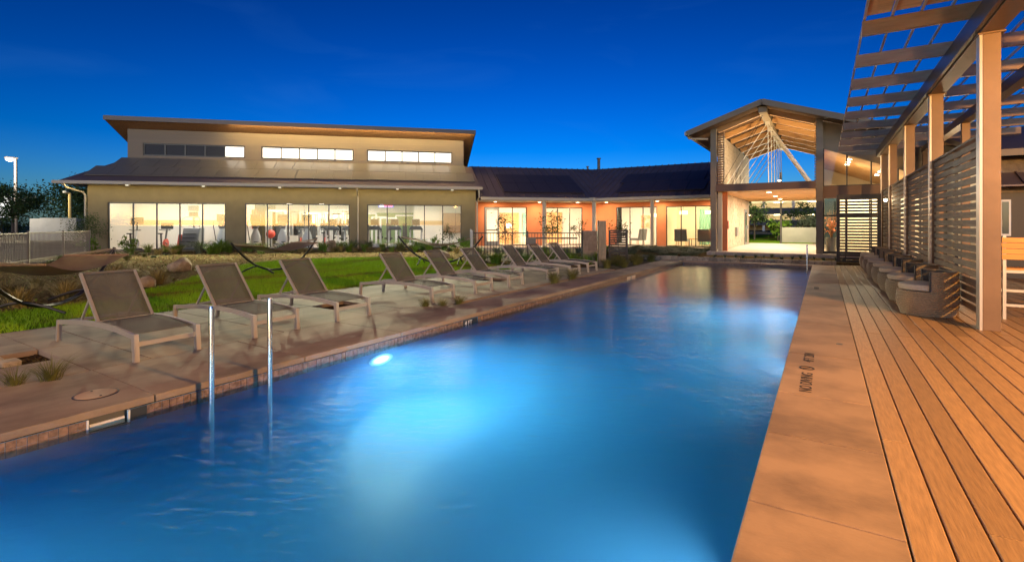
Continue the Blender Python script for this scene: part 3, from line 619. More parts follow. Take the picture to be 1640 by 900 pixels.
k = MB(); a = gp(18.9, EV-.07, EZ-.09); k.bar(a, (C0[0]+.03, C0[1]-.06, EZ-.09), .12, .16); k.bar((C0[0]-.02, EY-.07, EZ-.088), (-4.3, EY-.07, EZ-.088), .12, .16); k.build('gutter', m_trim, wing)
k = MB(); k.box(C0[0]-.2, C0[1]-.2, EZ-.16, C0[0]+.2, C0[1]-.12, EZ+.03); k.build('gutter_box', m_trim, wing)
# porch ceiling
LV, RY = 2.05, 30.5
uw = (RY-GY-LV*ca)/sa; K0 = gw(uw, LV)      # inner wall corner
k = MB(); k.slab([gp(18.7, EV, EZ-.18), (*C0[:2], EZ-.18), (*K0[:2], EZ-.18), gp(18.7, LV, EZ-.18)], .03); k.slab([(*C0[:2], EZ-.18), (-4.3, EY, EZ-.18), (-4.3, RY, EZ-.18), (*K0[:2], EZ-.18)], .03)
k.build('porch_ceiling', m_trim, wing)
k = MB(); k.slab([gp(18.7, EV-.5, .02), (C0[0]+.2, C0[1]-.5, .02), (*K0[:2], .02), gp(18.7, LV, .02)], .1); k.slab([(C0[0]+.2, C0[1]-.5, .021), (-4.2, EY-.5, .021), (-4.2, RY, .021), (*K0[:2], .021)], .1)
k.build('porch_floor', m_slabfloor, wing)
# posts
for P in (gw(22.75, EV+.1), (C0[0], C0[1]+.1), (-8.3, EY+.1), (-4.75, EY+.1)):
    k = MB(); k.box(P[0]-.09, P[1]-.09, .02, P[0]+.09, P[1]+.09, EZ-.21); k.build('porch_post', m_trim, wing)
# walls (left in local frame boxes via hexa)
def gbox(k, u0, v0, z0, u1, v1, z1): k.hexa([gw(u0, v0, z0), gw(u1, v0, z0), gw(u1, v1, z0), gw(u0, v1, z0), gw(u0, v0, z1), gw(u1, v0, z1), gw(u1, v1, z1), gw(u0, v1, z1)])
LW = [(19.45, 22.2), (23.4, 25.95)]
k = MB(); e = [18.63]+[x for o in LW for x in o]+[uw]
for a, b in zip(e[::2], e[1::2]): gbox(k, a, LV, 0, b, LV+.18, 2.46)
gbox(k, 18.63, LV, 2.46, uw, LV+.18, EZ-.18)
RW = [(-11.25, -8.65), (-8.1, -5.5)]
e = [K0[0]-.02]+[x for o in RW for x in o]+[-4.3]
for a, b in zip(e[::2], e[1::2]): k.box(a, RY, 0, b, RY+.18, 2.46)
k.box(K0[0]-.02, RY, 2.46, -4.3, RY+.18, EZ-.18)
k.build('wall', m_orange, wing)
def window_l(u0, u1, n, door=False):
    f = window(wing, u0, u1, .03, 2.455, LV+.05, n); f.location = (GX, GY, 0); f.rotation_euler = (0, 0, GA); return f
window_l(*LW[1], 3)
f = window_l(*LW[0], 3)
kd = MB(); kd.box(19.5, LV+.03, .05, 19.62, LV+.1, 2.4); kd.box(20.3, LV+.03, .05, 20.42, LV+.1, 2.4); kd.box(19.62, LV+.03, 2.26, 20.3, LV+.1, 2.4); kd.box(19.62, LV+.03, .05, 20.3, LV+.1, .3); kd.box(19.62, LV+.03, .95, 20.3, LV+.1, 1.05); kd.build('door', m_grey, f)
for a, b in RW: window(wing, a, b, .03, 2.455, RY+.05, 3)
# rooms behind the wing glazing
k = MB(); gbox(k, 18.7, 6.2, 0, uw+1.4, 6.3, 2.72); gbox(k, 18.64, LV+.2, 0, 18.7, 6.3, 2.72)
k.box(-12.2, 34.2, 0, -4.3, 34.3, 2.72); k.box(-4.4, RY+.2, 0, -4.3, 34.2, 2.72); k.box(-8.45, RY+.4, 0, -8.37, 34.2, 2.72)
k.build('interior_wall', m_inwall, wing)
k = MB(); k.slab([gp(18.7, LV+.19, .018), (K0[0], K0[1]+.3, .018), gp(uw+1.5, 6.2, .018), gp(18.7, 6.2, .018)], .05); k.slab([(K0[0]-.3, RY+.19, .022), (-4.4, RY+.19, .022), (-4.4, 34.2, .022), (-13, 34.2, .022)], .05); k.build('interior_floor', m_infloor, wing)
k = MB(); k.slab([gp(18.7, LV+.19, 2.74), (K0[0], K0[1]+.3, 2.74), gp(uw+1.5, 6.2, 2.74), gp(18.7, 6.2, 2.74)], .05); k.slab([(K0[0]-.3, RY+.19, 2.735), (-4.4, RY+.19, 2.735), (-4.4, 34.2, 2.735), (-13, 34.2, 2.735)], .05); k.build('interior_ceiling', m_inceil, wing)
m_warmfix = mat('warm_diffuser', (1, .85, .6), .5, emit=(1, .76, .38), es=800)
ceil_light(gw(20.8, 4.0, 2.69), .4, 1.2, 'flat ceiling light inside the room with the framed picture', GA, m=m_fix2); ceil_light(gw(24.6, 4.0, 2.69), .4, 1.2, 'flat ceiling light inside the room with the wooden cabinet', GA, m=m_fix2)
ceil_light((-9.9, 32.3, 2.68), .4, 1.2, 'flat ceiling light in the room with the orange artwork', m=m_fix2); ceil_light((-6.6, 32.6, 2.68), .5, 1.3, 'warm flat ceiling light in the room with two grey armchairs', m=m_warmfix)
def wall_item(name, lab, cat, u0, u1, z0, z1, v, m, fm=None):
    t = thing(name, lab, cat, (GX, GY, 0), GA)
    k = MB(); k.box(u0, v, z0, u1, v+.04, z1); k.build('panel', m, t)
    if fm: k = MB(); k.box(u0-.06, v-.02, z0-.06, u1+.06, v, z0); k.box(u0-.06, v-.02, z1, u1+.06, v, z1+.06); k.box(u0-.06, v-.02, z0, u0, v, z1); k.box(u1, v-.02, z0, u1+.06, v, z1); k.build('frame', fm, t)
wall_item('framed_picture', 'framed abstract picture seen through the glazed orange wing door', 'picture', 19.3, 20.2, .8, 2.1, 6.12, mat('art_pale', (.55, .5, .48), .7, col2=(.2, .14, .18), scale=3), m_stripe)
wall_item('wooden_cabinet', 'tall wooden cabinet behind the table lamp in orange wing', 'cabinet', 21.2, 22.6, .02, 2.2, 6.1, m_wood)
wall_item('wooden_door', 'brown wooden door at the back of the second orange room', 'door', 24.6, 25.8, .02, 2.2, 6.1, m_wood, m_stripe)
wall_item('teal_panel', 'sage panel on the back wall behind the sapling', 'panel', 22.9, 24.0, .6, 2.2, 6.1, m_teal)
t = thing('table_lamp', 'glowing white table lamp behind the first orange wing window', 'lamp', gw(21.6, 4.8, .02))
k = MB(); k.box(-.3, -.2, 0, .3, .2, .75); k.build('side_table', m_wood, t); k = MB(); k.lathe([(.08, .75), (.05, .9), (.02, 1.1)], 0, 0, 12); k.build('stem', m_stripe, t, True)
k = MB(); k.lathe([(.2, 1.08), (.16, 1.42)], 0, 0, 16); k.build('lamp_shade', mat('lamp_glow', (1, .85, .6), .6, emit=(1, .8, .5), es=5), t, True)
k = MB(); k.box(-10.8, 34.15, 1.1, -10.1, 34.19, 2.0); o = k.build('wall_art', mat('art_orange', (.8, .3, .06), .6, col2=(.8, .75, .65), scale=3), None); tag(o, 'orange artwork on the white wall behind the porch posts', 'artwork')
for x0, x1, lab in ((-9.6, -8.7, 'sage curtain beside the orange artwork'), (-6.9, -6.1, 'sage curtain behind the two grey armchairs')):
    k = MB(); n_ = 24
    k.grid(lambda a, b: (x0+(x1-x0)*a, 34.08+.05*math.sin(a*30), .05+2.3*b), n_, 1); o = k.build('curtain', m_teal, None, True); tag(o, lab, 'curtain')
def pendant(x, y, z, lab):
    t = thing('pendant_light', lab, 'pendant light', (x, y, z), 0, 'pendant lights'); k = MB(); k.tube([(0, 0, .12), (0, 0, 2.69-z)], .008, 6); k.build('cord', m_black, t)
    k = MB(); k.lathe([(.0, -.1), (.24, -.1), (.24, .1), (.0, .1)], 0, 0, 18); k.build('drum_shade', mat('pendant_glow', (1, .8, .45), .6, emit=(1, .74, .36), es=6), t, True)
pendant(-7.5, 32.4, 2.1, 'drum pendant light over the first grey armchair'); pendant(-6.0, 32.6, 2.12, 'drum pendant light over the second grey armchair'); pendant(-9.2, 31.8, 1.95, 'drum pendant light beside the orange artwork')
def armchair(x, y, lab, rz=0, m=None):
    t = thing('armchair', lab, 'armchair', (x, y, .022), rz, 'armchairs'); m = m or mat('chair_grey', (.16, .17, .17), .8)
    k = MB(); k.box(-.35, -.35, .3, .35, .35, .45); k.build('seat', m, t, bevel=.03); k = MB(); k.hexa([(-.38, -.4, .3), (.38, -.4, .3), (.38, -.28, .3), (-.38, -.28, .3), (-.36, -.5, 1.05), (.36, -.5, 1.05), (.36, -.4, 1.05), (-.36, -.4, 1.05)]); k.build('backrest', m, t, bevel=.03)
    for sx in (-.3, .3):
        for sy in (-.3, .3): k = MB(); k.tube([(sx, sy, 0), (sx*.95, sy*.95, .3)], .02, 8); k.build('leg', m_wood, t)
armchair(-7.35, 31.4, 'grey armchair with its back to the glass, nearer the porch post'); armchair(-6.0, 31.4, 'grey armchair with its back to the glass, nearer the pavilion')
armchair(-10.3, 31.9, 'grey armchair behind the young tree at the porch', 1.2)
t = thing('coffee_table', 'low wooden table between the two grey armchairs', 'table', (-6.7, 32.5, .022)); k = MB(); k.box(-.5, -.4, .4, .5, .4, .45); k.build('table_top', m_wood, t)
for sx in (-.4, .4):
    for sy in (-.3, .3): k = MB(); k.box(sx-.02, sy-.02, 0, sx+.02, sy+.02, .4); k.build('leg', m_black, t)
# porch lamps: small downlights
def downlight(P, lab, E_=9, col=WARM):
    t = thing('downlight', lab, 'downlight', P, 0, 'porch downlights'); k = MB(); k.lathe([(.0, -.004), (.09, -.004), (.1, 0)], 0, 0, 16); k.build('lens', mat('downlight_lens', (1, .85, .6), .4, emit=(1, .8, .5), es=25), t)
    o = area('porch_light', (P[0], P[1], P[2]-.012), .16, E_, col); return t
zc = EZ-.215
for P, lab in ((gw(20.0, 1.2, zc), 'round downlight in the porch ceiling near the gym corner'), (gw(22.8, 1.2, zc), 'round downlight in the porch ceiling between the two glazed doors'), (gw(25.3, 1.2, zc), 'round downlight in the porch ceiling near the roof valley'), ((-11.6, 29.7, zc), 'round downlight in the porch ceiling past the valley post'), ((-8.4, 29.7, zc), 'round downlight above the middle porch post'), ((-5.2, 29.7, zc), 'round downlight in the porch ceiling beside the pavilion')):
    downlight(P, lab, 65)
# far roofs with vents
k = MB(); fr_ = thing('far_house', 'distant house whose ridge and vent pipes rise behind the orange wing', 'house', (-30.6, 46, 0))
k.hexa([(-2, 0, 3), (17, 0, 3), (17, 9, 3), (-2, 9, 3), (0, 4.4, 7.35), (15, 4.4, 7.35), (15, 4.6, 7.35), (0, 4.6, 7.35)]); k.build('roof', m_roof, fr_)
k = MB(); k.box(-1.6, .4, 0, 16.6, 8.6, 3); k.build('wall', m_olive, fr_)
for x, h_, r_ in ((1.5, .5, .12), (8.7, .45, .1), (10.0, 1.25, .16)):
    k = MB(); k.tube([(x, 4.5, 7.2), (x, 4.5, 7.2+h_)], r_, 10); k.tube([(x, 4.5, 7.2+h_), (x, 4.5, 7.3+h_)], r_*1.5, 10); k.build('vent_pipe', m_fascia, fr_)

# ------------------------------------------------------------------ breezeway pavilion
pav = thing('breezeway_pavilion', 'tall gabled timber breezeway with white tension rods over a lit passage', 'pavilion')
RX, RZ, PS = -2.05, 6.27, .346
pz = lambda x: RZ-PS*abs(x-RX)
k = MB()
for x0, x1 in ((-4.87, RX), (RX, 6.4)):
    k.slab([(x0, 21.75, pz(x0)), (x1, 21.75, pz(x1)), (x1, 34.2, pz(x1)), (x0, 34.2, pz(x0))], .14)
pr_ = k.build('roof', m_fascia, pav)
k = MB()
for x0, x1 in ((-4.8, RX), (RX, 6.3)):
    k.slab([(x0, 21.8, pz(x0)-.143), (x1, 21.8, pz(x1)-.143), (x1, 34.1, pz(x1)-.143), (x0, 34.1, pz(x0)-.143)], .03)
k.build('wood_soffit', mat('shaded_soffit', (.06, .03, .014), .6, var=.25, scale=3, stretch=(8, .6, 8)), pr_)  # soffit colour darkened to carry the shade between the rafters
k = MB(); k.bar((-4.9, 21.73, pz(-4.9)-.1), (RX, 21.73, RZ-.1), .03, .22); k.bar((RX, 21.73, RZ-.1), (6.4, 21.73, pz(6.4)-.1), .03, .22); k.build('fascia', m_siding, pr_)
k = MB(); k.box(-5.0, 21.75, pz(-4.9)-.16, -4.875, 34, pz(-4.9)-.02); k.build('gutter', m_trim, pr_)
k = MB(); k.tube([(-4.93, 22.0, 5.12), (-4.9, 22.1, 5.02), (-4.2, 22.5, 5.0)], .04, 8); k.build('downspout', m_trim, pr_, True)
k = MB(); k.box(RX-.15, 21.95, 5.80, RX+.15, 34, 6.02); k.build('ridge_beam', m_siding, pav)
for x in (-3.98, -.13):
    for y in (22.6, 33.2):
        k = MB(); k.box(x-.115, y-.115, .0, x+.115, y+.115, pz(x)-.18); k.build('column', m_siding, pav, bevel=.01)
for i in range(7):
    y = 22.75+i*1.72
    for s in (-1, 1):
        x1 = RX+s*1.78; k = MB(); k.bar((RX+s*.16, y, pz(RX+s*.16)-.285), (x1, y, pz(x1)-.285), .16, .22); k.build('rafter', m_wood, pav)
# block walls laid in courses
k = MB()
def blocks(x0, x1, y0, y1, z0, z1):
    z = z0; r_ = 0
    while z < z1-.05:
        ze = min(z+.195, z1); y = y0-(.2 if r_ % 2 else 0)
        while y < y1-.02:
            a = max(y, y0); b = min(y+.40, y1)
            if b-a > .03: o = random.uniform(0, .012); k.box(x0-o, a+.004, z+.004, x1+o, b-.004, ze-.004)
            y += .40
        z += .195; r_ += 1
blocks(-3.96, -3.82, 23.6, 33.05, .22, 2.74); blocks(-3.96, -3.82, 23.45, 33.05, 3.02, 5.28)
k.build('block_courses', m_block, pav, kind='stuff')
k = MB(); k.box(-3.95, 23.45, .2, -3.83, 33.04, 5.3); k.build('wall_core', m_block, pav)
for x0, x1 in ((-3.862, -3.62), (-.30, -.25)):
    for i in range(21): k = MB(); k.bar((x0, 22.8, 3.08+i*.104), (x1, 22.8, 3.08+i*.104), .09, .03, (0, .3, 1)); k.build('louvre', m_wood, pav)
    k = MB(); k.box(x1, 22.76, 3.03, x1+.03, 22.85, 5.3); k.build('louvre_stile', m_siding, pav)
k = MB(); k.box(-3.78, 23.0, .2, -3.5, 23.12, 2.74); k.build('orange_panel', m_orange, pav, label='orange wall return beside the block wall')
k = MB(); k.box(-3.83, 22.75, .2, -3.68, 22.9, 2.74); k.build('tan_pier', m_trim, pav)
k = MB(); k.box(-3.815, 30.9, .2, -3.78, 31.9, 2.2); do = k.build('door', m_grey, pav); k = MB(); k.box(-3.78, 31.05, .35, -3.772, 31.75, 2.05); k.build('pane', mat('door_glass', (.08, .1, .1), .1), do); k = MB(); k.box(-3.78, 31.78, 1.1, -3.72, 31.82, 1.3); k.build('handle', m_steel, do)
k = MB(); k.box(-3.82, 27.4, .75, -3.72, 28.0, 1.2); k.build('meter_box', m_grey, pav)
k = MB(); k.box(-3.50, 23.05, 1.15, -3.46, 23.1, 1.5); k.build('fire_alarm', m_red, pav)
k = MB(); k.box(-3.86, 22.5, 2.77, -.25, 33.2, 3.0); k.build('bridge_slab', m_siding, pav)
k = MB(); k.box(-3.86, 22.44, 2.74, -.25, 22.496, 3.03); k.build('bridge_beam', mat('rust_beam', (.13, .075, .05), .5, .3), pav)
for i in range(22):
    k = MB(); k.box(-3.78, 22.52+i*.485, 2.735, -.27, 22.52+i*.485+.475, 2.765); k.build('ceiling_board', m_wood, pav)
k = MB(); k.box(-4.2, 22.25, -.1, 6.4, 34.3, .2); k.build('floor_slab', m_slabfloor, pav)
k = MB()
for x in np.arange(-4.0, 6, .85): k.box(x, 22.2, -.08, x+.12, 22.249, .17)
k.build('slab_rib', m_trim, pav)
m_rod = mat('white_rod', (.78, .74, .66), .4)
for i in range(6):
    y = 24.0+i*1.55
    for x1, r_, nm in ((RX+.05, .018, 'tension_rod'), (-3.75, .016, 'tension_rod'), (-.36, .015, 'strut')):
        k = MB(); k.tube([(RX+.02*(x1 > RX), y, 5.72), (x1, y, 3.02)], r_, 8); k.build(nm, m_rod, pav)
    k = MB(); k.box(RX-.08, y-.05, 5.66, RX+.08, y+.05, 5.8); k.build('rod_node', m_rod, pav)
for dx in (-3.7, -3.3):
    k = MB(); k.tube([(RX-.05, 22.7, 5.85), (dx, 22.7+(.1 if dx > -3.5 else 0), 3.02)], .008, 6); k.build('tension_rod', m_black, pav)
def lamp_box(x, y, z, lab, E_, to, col=(1, .76, .46), ang=130):
    t = thing('flood_lamp', lab, 'flood lamp', (x, y, z), 0, 'flood lamps of the pavilion'); k = MB(); k.box(-.08, -.06, 0, .08, .06, .1); k.build('housing', m_black, t)
    k = MB(); k.lathe([(0, .15), (.05, .14), (.06, .105), (.06, .1)], 0, 0, 12); k.build('lens', mat('flood_lens', (1, .95, .85), .4, emit=(1, .93, .8), es=60), t, True)
    spot('flood', (x, y, z+.2), E_, col, to, ang, .7, .08)
lamp_box(-1.52, 22.9, 3.0, 'bright flood lamp on the edge of the pavilion bridge', 1000, (-2.05, 26.5, 6), (1, .70, .36), ang=160)
for i, lab in enumerate(('first', 'second', 'third', 'fourth', 'fifth', 'sixth')):
    y = 24.0+i*1.55; t = thing('wall_washer', lab+' small uplight along the pavilion block wall from the front', 'uplight', (-3.62, y, 3.0), 0, 'uplights along the block wall'); k = MB(); k.lathe([(0, .0), (.05, 0), (.05, .06), (.04, .06), (0, .05)], 0, 0, 12); k.build('can', m_black, t)
    spot('wash', (-3.60, y, 3.09), 75, (1, .78, .48), (-3.78, y, 5.2), 85, .8, .04)
for (x, y), lab in (((-2.0, 24.2), 'front'), ((-2.0, 27.5), 'middle'), ((-2.0, 30.8), 'rear')):
    downlight((x, y, 2.73), 'round downlight under the pavilion bridge, '+lab+' one', 240, (1, .80, .55))
# lobby
lob = thing('lobby', 'glazed lobby with timber ceiling between the pavilion and the pergola', 'building')
gt = lambda x: 4.32-.40*x
k = MB(); k.box(-.02, 22.95, 2.36, 6.2, 23.1, 2.82); k.build('spandrel', mat('rust_beam'), lob)
k = MB(); k.hexa([(-.02, 22.96, gt(0)), (6.2, 22.96, gt(6.2)), (6.2, 23.08, gt(6.2)), (-.02, 23.08, gt(0)), (-.02, 22.96, pz(0)-.18), (6.2, 22.96, pz(6.2)-.18), (6.2, 23.08, pz(6.2)-.18), (-.02, 23.08, pz(0)-.18)]); k.build('upper_wall', m_siding, lob)
xm = [-.02, .74, 1.5, 2.3, 3.1]
k = MB()
for x in xm: k.box(x, 22.97, 2.82, x+.045, 23.07, gt(x)); k.box(x, 22.97, .2, x+.045, 23.07, 2.36)
k.box(-.02, 22.975, .2, 3.1, 23.065, .3); k.box(-.02, 22.975, 1.66, 3.1, 23.065, 1.71); k.box(-.02, 22.975, 2.82, 3.1, 23.065, 2.86)
fo = k.build('window', m_bronze, lob)
for a, b in zip(xm, xm[1:]):
    a += .046; b -= .001
    k = MB(); k.hexa([(a, 23.01, 2.861), (b, 23.01, 2.861), (b, 23.02, 2.861), (a, 23.02, 2.861), (a, 23.01, gt(a)), (b, 23.01, gt(b)), (b, 23.02, gt(b)), (a, 23.02, gt(a))]); k.build('pane', m_glass, fo)
    k = MB(); k.box(a, 23.01, .301, b, 23.02, 1.659); k.build('pane', m_glass, fo); k = MB(); k.box(a, 23.01, 1.711, b, 23.02, 2.359); k.build('pane', m_glass, fo)
k = MB(); k.box(3.12, 22.96, .2, 6.2, 23.08, 2.36); k.hexa([(3.12, 22.965, 2.82), (6.2, 22.965, 2.82), (6.2, 23.08, 2.82), (3.12, 23.08, 2.82), (3.12, 22.965, gt(3.12)), (6.2, 22.965, gt(3.12)), (6.2, 23.08, gt(3.12)), (3.12, 23.08, gt(3.12))]); k.build('side_wall', m_siding, lob)
for i in range(16):
    y0 = 23.15+i*.5; k = MB(); k.slab([(.0, y0, gt(0)+.02), (5.8, y0, gt(5.8)+.02), (5.8, y0+.485, gt(5.8)+.02), (0, y0+.485, gt(0)+.02)], .03); k.build('ceiling_board', m_wood, lob)
k = MB(); k.slab([(.0, 23.12, gt(0)+.1), (5.8, 23.12, gt(5.8)+.1), (5.8, 31.3, gt(5.8)+.1), (0, 31.3, gt(0)+.1)], .03); k.box(0, 31.2, .2, 5.9, 31.3, 4.4); k.box(5.8, 23.1, .2, 5.9, 31.2, 3.0); k.build('interior_wall', m_cream, lob)
k = MB(); k.box(-.12, 23.2, .2, -.02, 31.3, 4.4); k.build('side_partition', m_cream, lob)
k = MB(); k.box(.6, 26.4, .2, 5.75, 26.5, 2.7); k.build('added_pale_wall', m_cream, lob)  # pale wall added to brighten the gaps of the dark screen
k = MB(); k.box(.05, 31.12, .3, 5.7, 31.19, 2.9); k.build('back_glazing', mat('dusk_glass', (.05, .075, .08), .08), lob)
m_dl = mat('downlight_bright', (1, .9, .7), .4, emit=(1, .9, .68), es=14)
for x, y in ((.9, 24.0), (.9, 25.0), (.9, 26.0), (2.0, 24.3), (2.0, 25.3), (2.0, 26.8), (3.4, 24.6), (3.4, 26.5)):
    k = MB(); k.lathe([(0, 0), (.1, 0), (.11, .03)], 0, 0, 14); k.build('recessed_lamp', m_dl, lob, loc=(x, y, gt(x)-.035))
    if y in (25., 25.3, 26.8): area('lobby_light', (x, y, gt(x)-.1), .22, 240, (1, .85, .58))
vt = thing('flower_vase', 'tall grey vase of orange flowers behind the lobby glass', 'vase', (.27, 23.9, .2))
k = MB(); k.lathe([(.0, 0), (.16, 0), (.2, .5), (.19, .62), (.17, .62), (.17, .55), (0, .55)], 0, 0, 18); k.build('vase', m_grey, vt, True)
k = MB(); m_fl = mat('orange_petal', (.85, .22, .02), .6)
for i in range(60):
    a = random.uniform(0, 6.28); r_ = random.uniform(0, .26); z = random.uniform(.75, 1.4); c = Vector((r_*math.cos(a), r_*math.sin(a), z)); s = .05
    q = [c+Vector([random.uniform(-s, s) for _ in range(3)]) for _ in range(4)]; k.add(q, [(0, 1, 2), (0, 2, 3), (1, 2, 3)])
k.build('blossoms', m_fl, vt)
k = MB()
for i in range(30): a = random.uniform(0, 6.28); r_ = random.uniform(.1, .32); h_ = random.uniform(1.1, 1.75); k.tube([(0, 0, .5), (r_*.4*math.cos(a), r_*.4*math.sin(a), 1), (r_*math.cos(a), r_*math.sin(a), h_)], .006, 4)
k.build('stems', mat('twig_orange', (.35, .17, .05), .7), vt)

# ------------------------------------------------------------------ pergola and slatted screens
per = thing('pergola', 'brown steel pergola with crossbeams reaching over the plank deck', 'pergola')
PY = [8.4, 11.86, 15.2, 18.6, 21.1]
for y in PY:
    k = MB(); k.box(1.69, y, 0, 1.86, y+.16, 3.719); po = k.build('post', m_pergola, per, bevel=.006)
    k = MB(); k.box(1.66, y-.004, 0, 1.688, y+.164, 3.715); k.build('edge_strip', m_alu, po)
    k = MB(); k.box(1.64, y-.03, 3.70, 1.9, y+.19, 3.718); k.build('cap_plate', m_pergola, po)
for y in (16.1, 21.7): k = MB(); k.box(2.86, y, 0, 3.02, y+.14, 3.99); k.build('post', m_pergola, per, bevel=.006)
k = MB(); k.box(1.66, 4.5, 3.72, 1.88, 21.9, 3.735); k.box(1.75, 4.5, 3.735, 1.79, 21.9, 3.985); k.box(1.66, 4.5, 3.985, 1.88, 21.9, 4.0); k.build('main_beam', m_pergola, per)
k = MB(); k.box(1.60, 4.5, 3.74, 1.652, 21.95, 3.98); k.build('beam_channel', mat('dark_channel', (.06, .05, .045), .4, .5), per)
k = MB(); k.box(2.84, 4.5, 3.80, 3.04, 21.9, 3.99); k.build('rear_beam', m_pergola, per)
k = MB(); k.box(.465, 0, 4.0, 4.9, .075, 4.2); pme = k.mesh('crossbeam', mat('crossbeam_lit_tone', (.27, .16, .085), .5, .1, var=.2, scale=2, stretch=(1, 6, 6)))  # paler copy of the pergola colour, lamp light put into the tone
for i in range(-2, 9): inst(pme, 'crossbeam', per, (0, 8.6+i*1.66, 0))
k = MB(); k.box(0, 5.25, 4.205, .03, 21.9, 4.24); rme = k.mesh('glazing_bar', m_alu)
for i in range(14): inst(rme, 'glazing_bar', per, (.475+i*.318, 0, 0))
for j, y0 in enumerate((5.32, 6.99)):
    for i in range(13): k = MB(); k.box(.507+i*.318, y0, 4.25, .79+i*.318, y0+1.56, 4.27); k.build('roof_panel', m_wood, per)
scr = thing('slatted_screen', 'long weathered slat screen filling the bays between the pergola posts', 'screen')
sm = {}
def slat(par, x, y0, y1, z, h=.086, m=m_slat):
    key = (round(y1-y0, 3), h, m.name)
    if key not in sm: q = MB(); q.box(0, 0, 0, .022, y1-y0, h); sm[key] = q.mesh('slat', m)
    inst(sm[key], 'slat', par, (x, y0, z))
for a, b in zip(PY, PY[1:]):
    y0 = a+.17; y1 = b-.01; ym = y0+(y1-y0)*.52
    for i in range(20):
        z = .15+i*.1155
        slat(scr, 1.72, y0, ym-.003, z+random.uniform(-.004, .004)); slat(scr, 1.72, ym+.003, y1, z+.012+random.uniform(-.004, .004))
    for yy in (y0+.02, ym, y1-.06): k = MB(); k.box(1.744, yy-.02, .03, 1.78, yy+.03, 2.47); k.build('batten', m_dkslat, scr)
    k = MB(); k.box(1.70, y0, 2.47, 1.79, y1, 2.5); k.build('top_rail', m_slat, scr)
s2 = thing('dark_screen', 'dark slatted privacy panel standing at the far end of the planks', 'screen', (.38, 20.45, 0))
k = MB(); k.box(0, 0, 0, .1, .1, 2.36); k.box(1.14, 0, 0, 1.24, .1, 2.36); k.box(.1, .002, 2.18, 1.14, .098, 2.36); k.build('frame', m_dkslat, s2)
for i in range(21): k = MB(); k.box(.1, .03, .05+i*.101, 1.14, .055, .115+i*.101); k.build('slat', m_dkslat, s2)
for x in (.25, .92): k = MB(); k.box(x, .056, .04, x+.03, .085, 2.18); k.build('stiffener', m_dkslat, s2)
t = thing('wall_sconce', 'small bare sconce shining on the far pergola post', 'sconce', (1.63, 18.68, 2.07)); k = MB(); k.box(-.0, -.04, -.06, .03, .04, .06); k.build('plate', m_black, t); k = MB(); k.lathe([(0, -.05), (.04, -.03), (.045, .02), (0, .05)], -.045, 0, 12); k.build('bulb', mat('sconce_bulb', (1, .85, .55), .4, emit=(1, .8, .45), es=60), t, True)
point('sconce_light', (1.52, 18.66, 2.07), 18, (1, .74, .42), .05)

# ------------------------------------------------------------------ house behind the screen
hs_ = thing('brick_annex', 'dark brick annex with metal awning behind the pergola', 'building')
k = MB(); k.box(3.6, 17, 0, 3.72, 17.12, 3.0); k.box(4.45, 17, 0, 9, 17.12, 3.0); k.box(3.72, 17, 2.12, 4.45, 17.12, 3.0); k.build('wall', m_dkblock, hs_)
k = MB(); k.box(3.6, 17.13, 0, 3.75, 22.4, 3.0); k.build('side_wall', m_cream, hs_)
k = MB(); k.box(3.72, 17.03, 0, 4.45, 17.09, 2.12); dd = k.build('door', mat('door_brown', (.035, .022, .016), .5), hs_)
k = MB(); k.box(3.74, 17.0, 1.05, 3.94, 17.028, 1.95); k.build('frame', m_white, dd); k = MB(); k.box(3.78, 16.985, 1.1, 3.90, 16.998, 1.9); k.build('pane', mat('door_glass'), dd)
k = MB(); k.slab([(3.5, 16.3, 2.28), (9, 16.3, 2.28), (9, 17.0, 2.62), (3.5, 17.0, 2.62)], .04); aw_ = k.build('awning', m_roof, hs_)
k = MB()
for i in range(12): k.bar((3.6+i*.42, 16.3, 2.3), (3.6+i*.42, 17, 2.64), .03, .04)
k.build('standing_seam', m_roof, aw_)
k = MB(); k.slab([(3.3, 16.2, 3.12), (9.2, 16.2, 3.12), (9.2, 23, 4.6), (3.3, 23, 4.6)], .16); k.build('roof', m_fascia, hs_)
t = thing('alley_lamp', 'warm lamp on the annex wall behind the slat screen', 'lamp', (3.58, 19.5, 2.3)); k = MB(); k.box(-.06, -.1, -.12, .018, .1, .12); k.build('housing', m_black, t); k = MB(); k.box(-.075, -.07, -.09, -.062, .07, .09); k.build('lens', mat('flood_lens'), t)
point('alley_light', (3.2, 19.5, 2.3), 110, (1, .76, .46), .08)
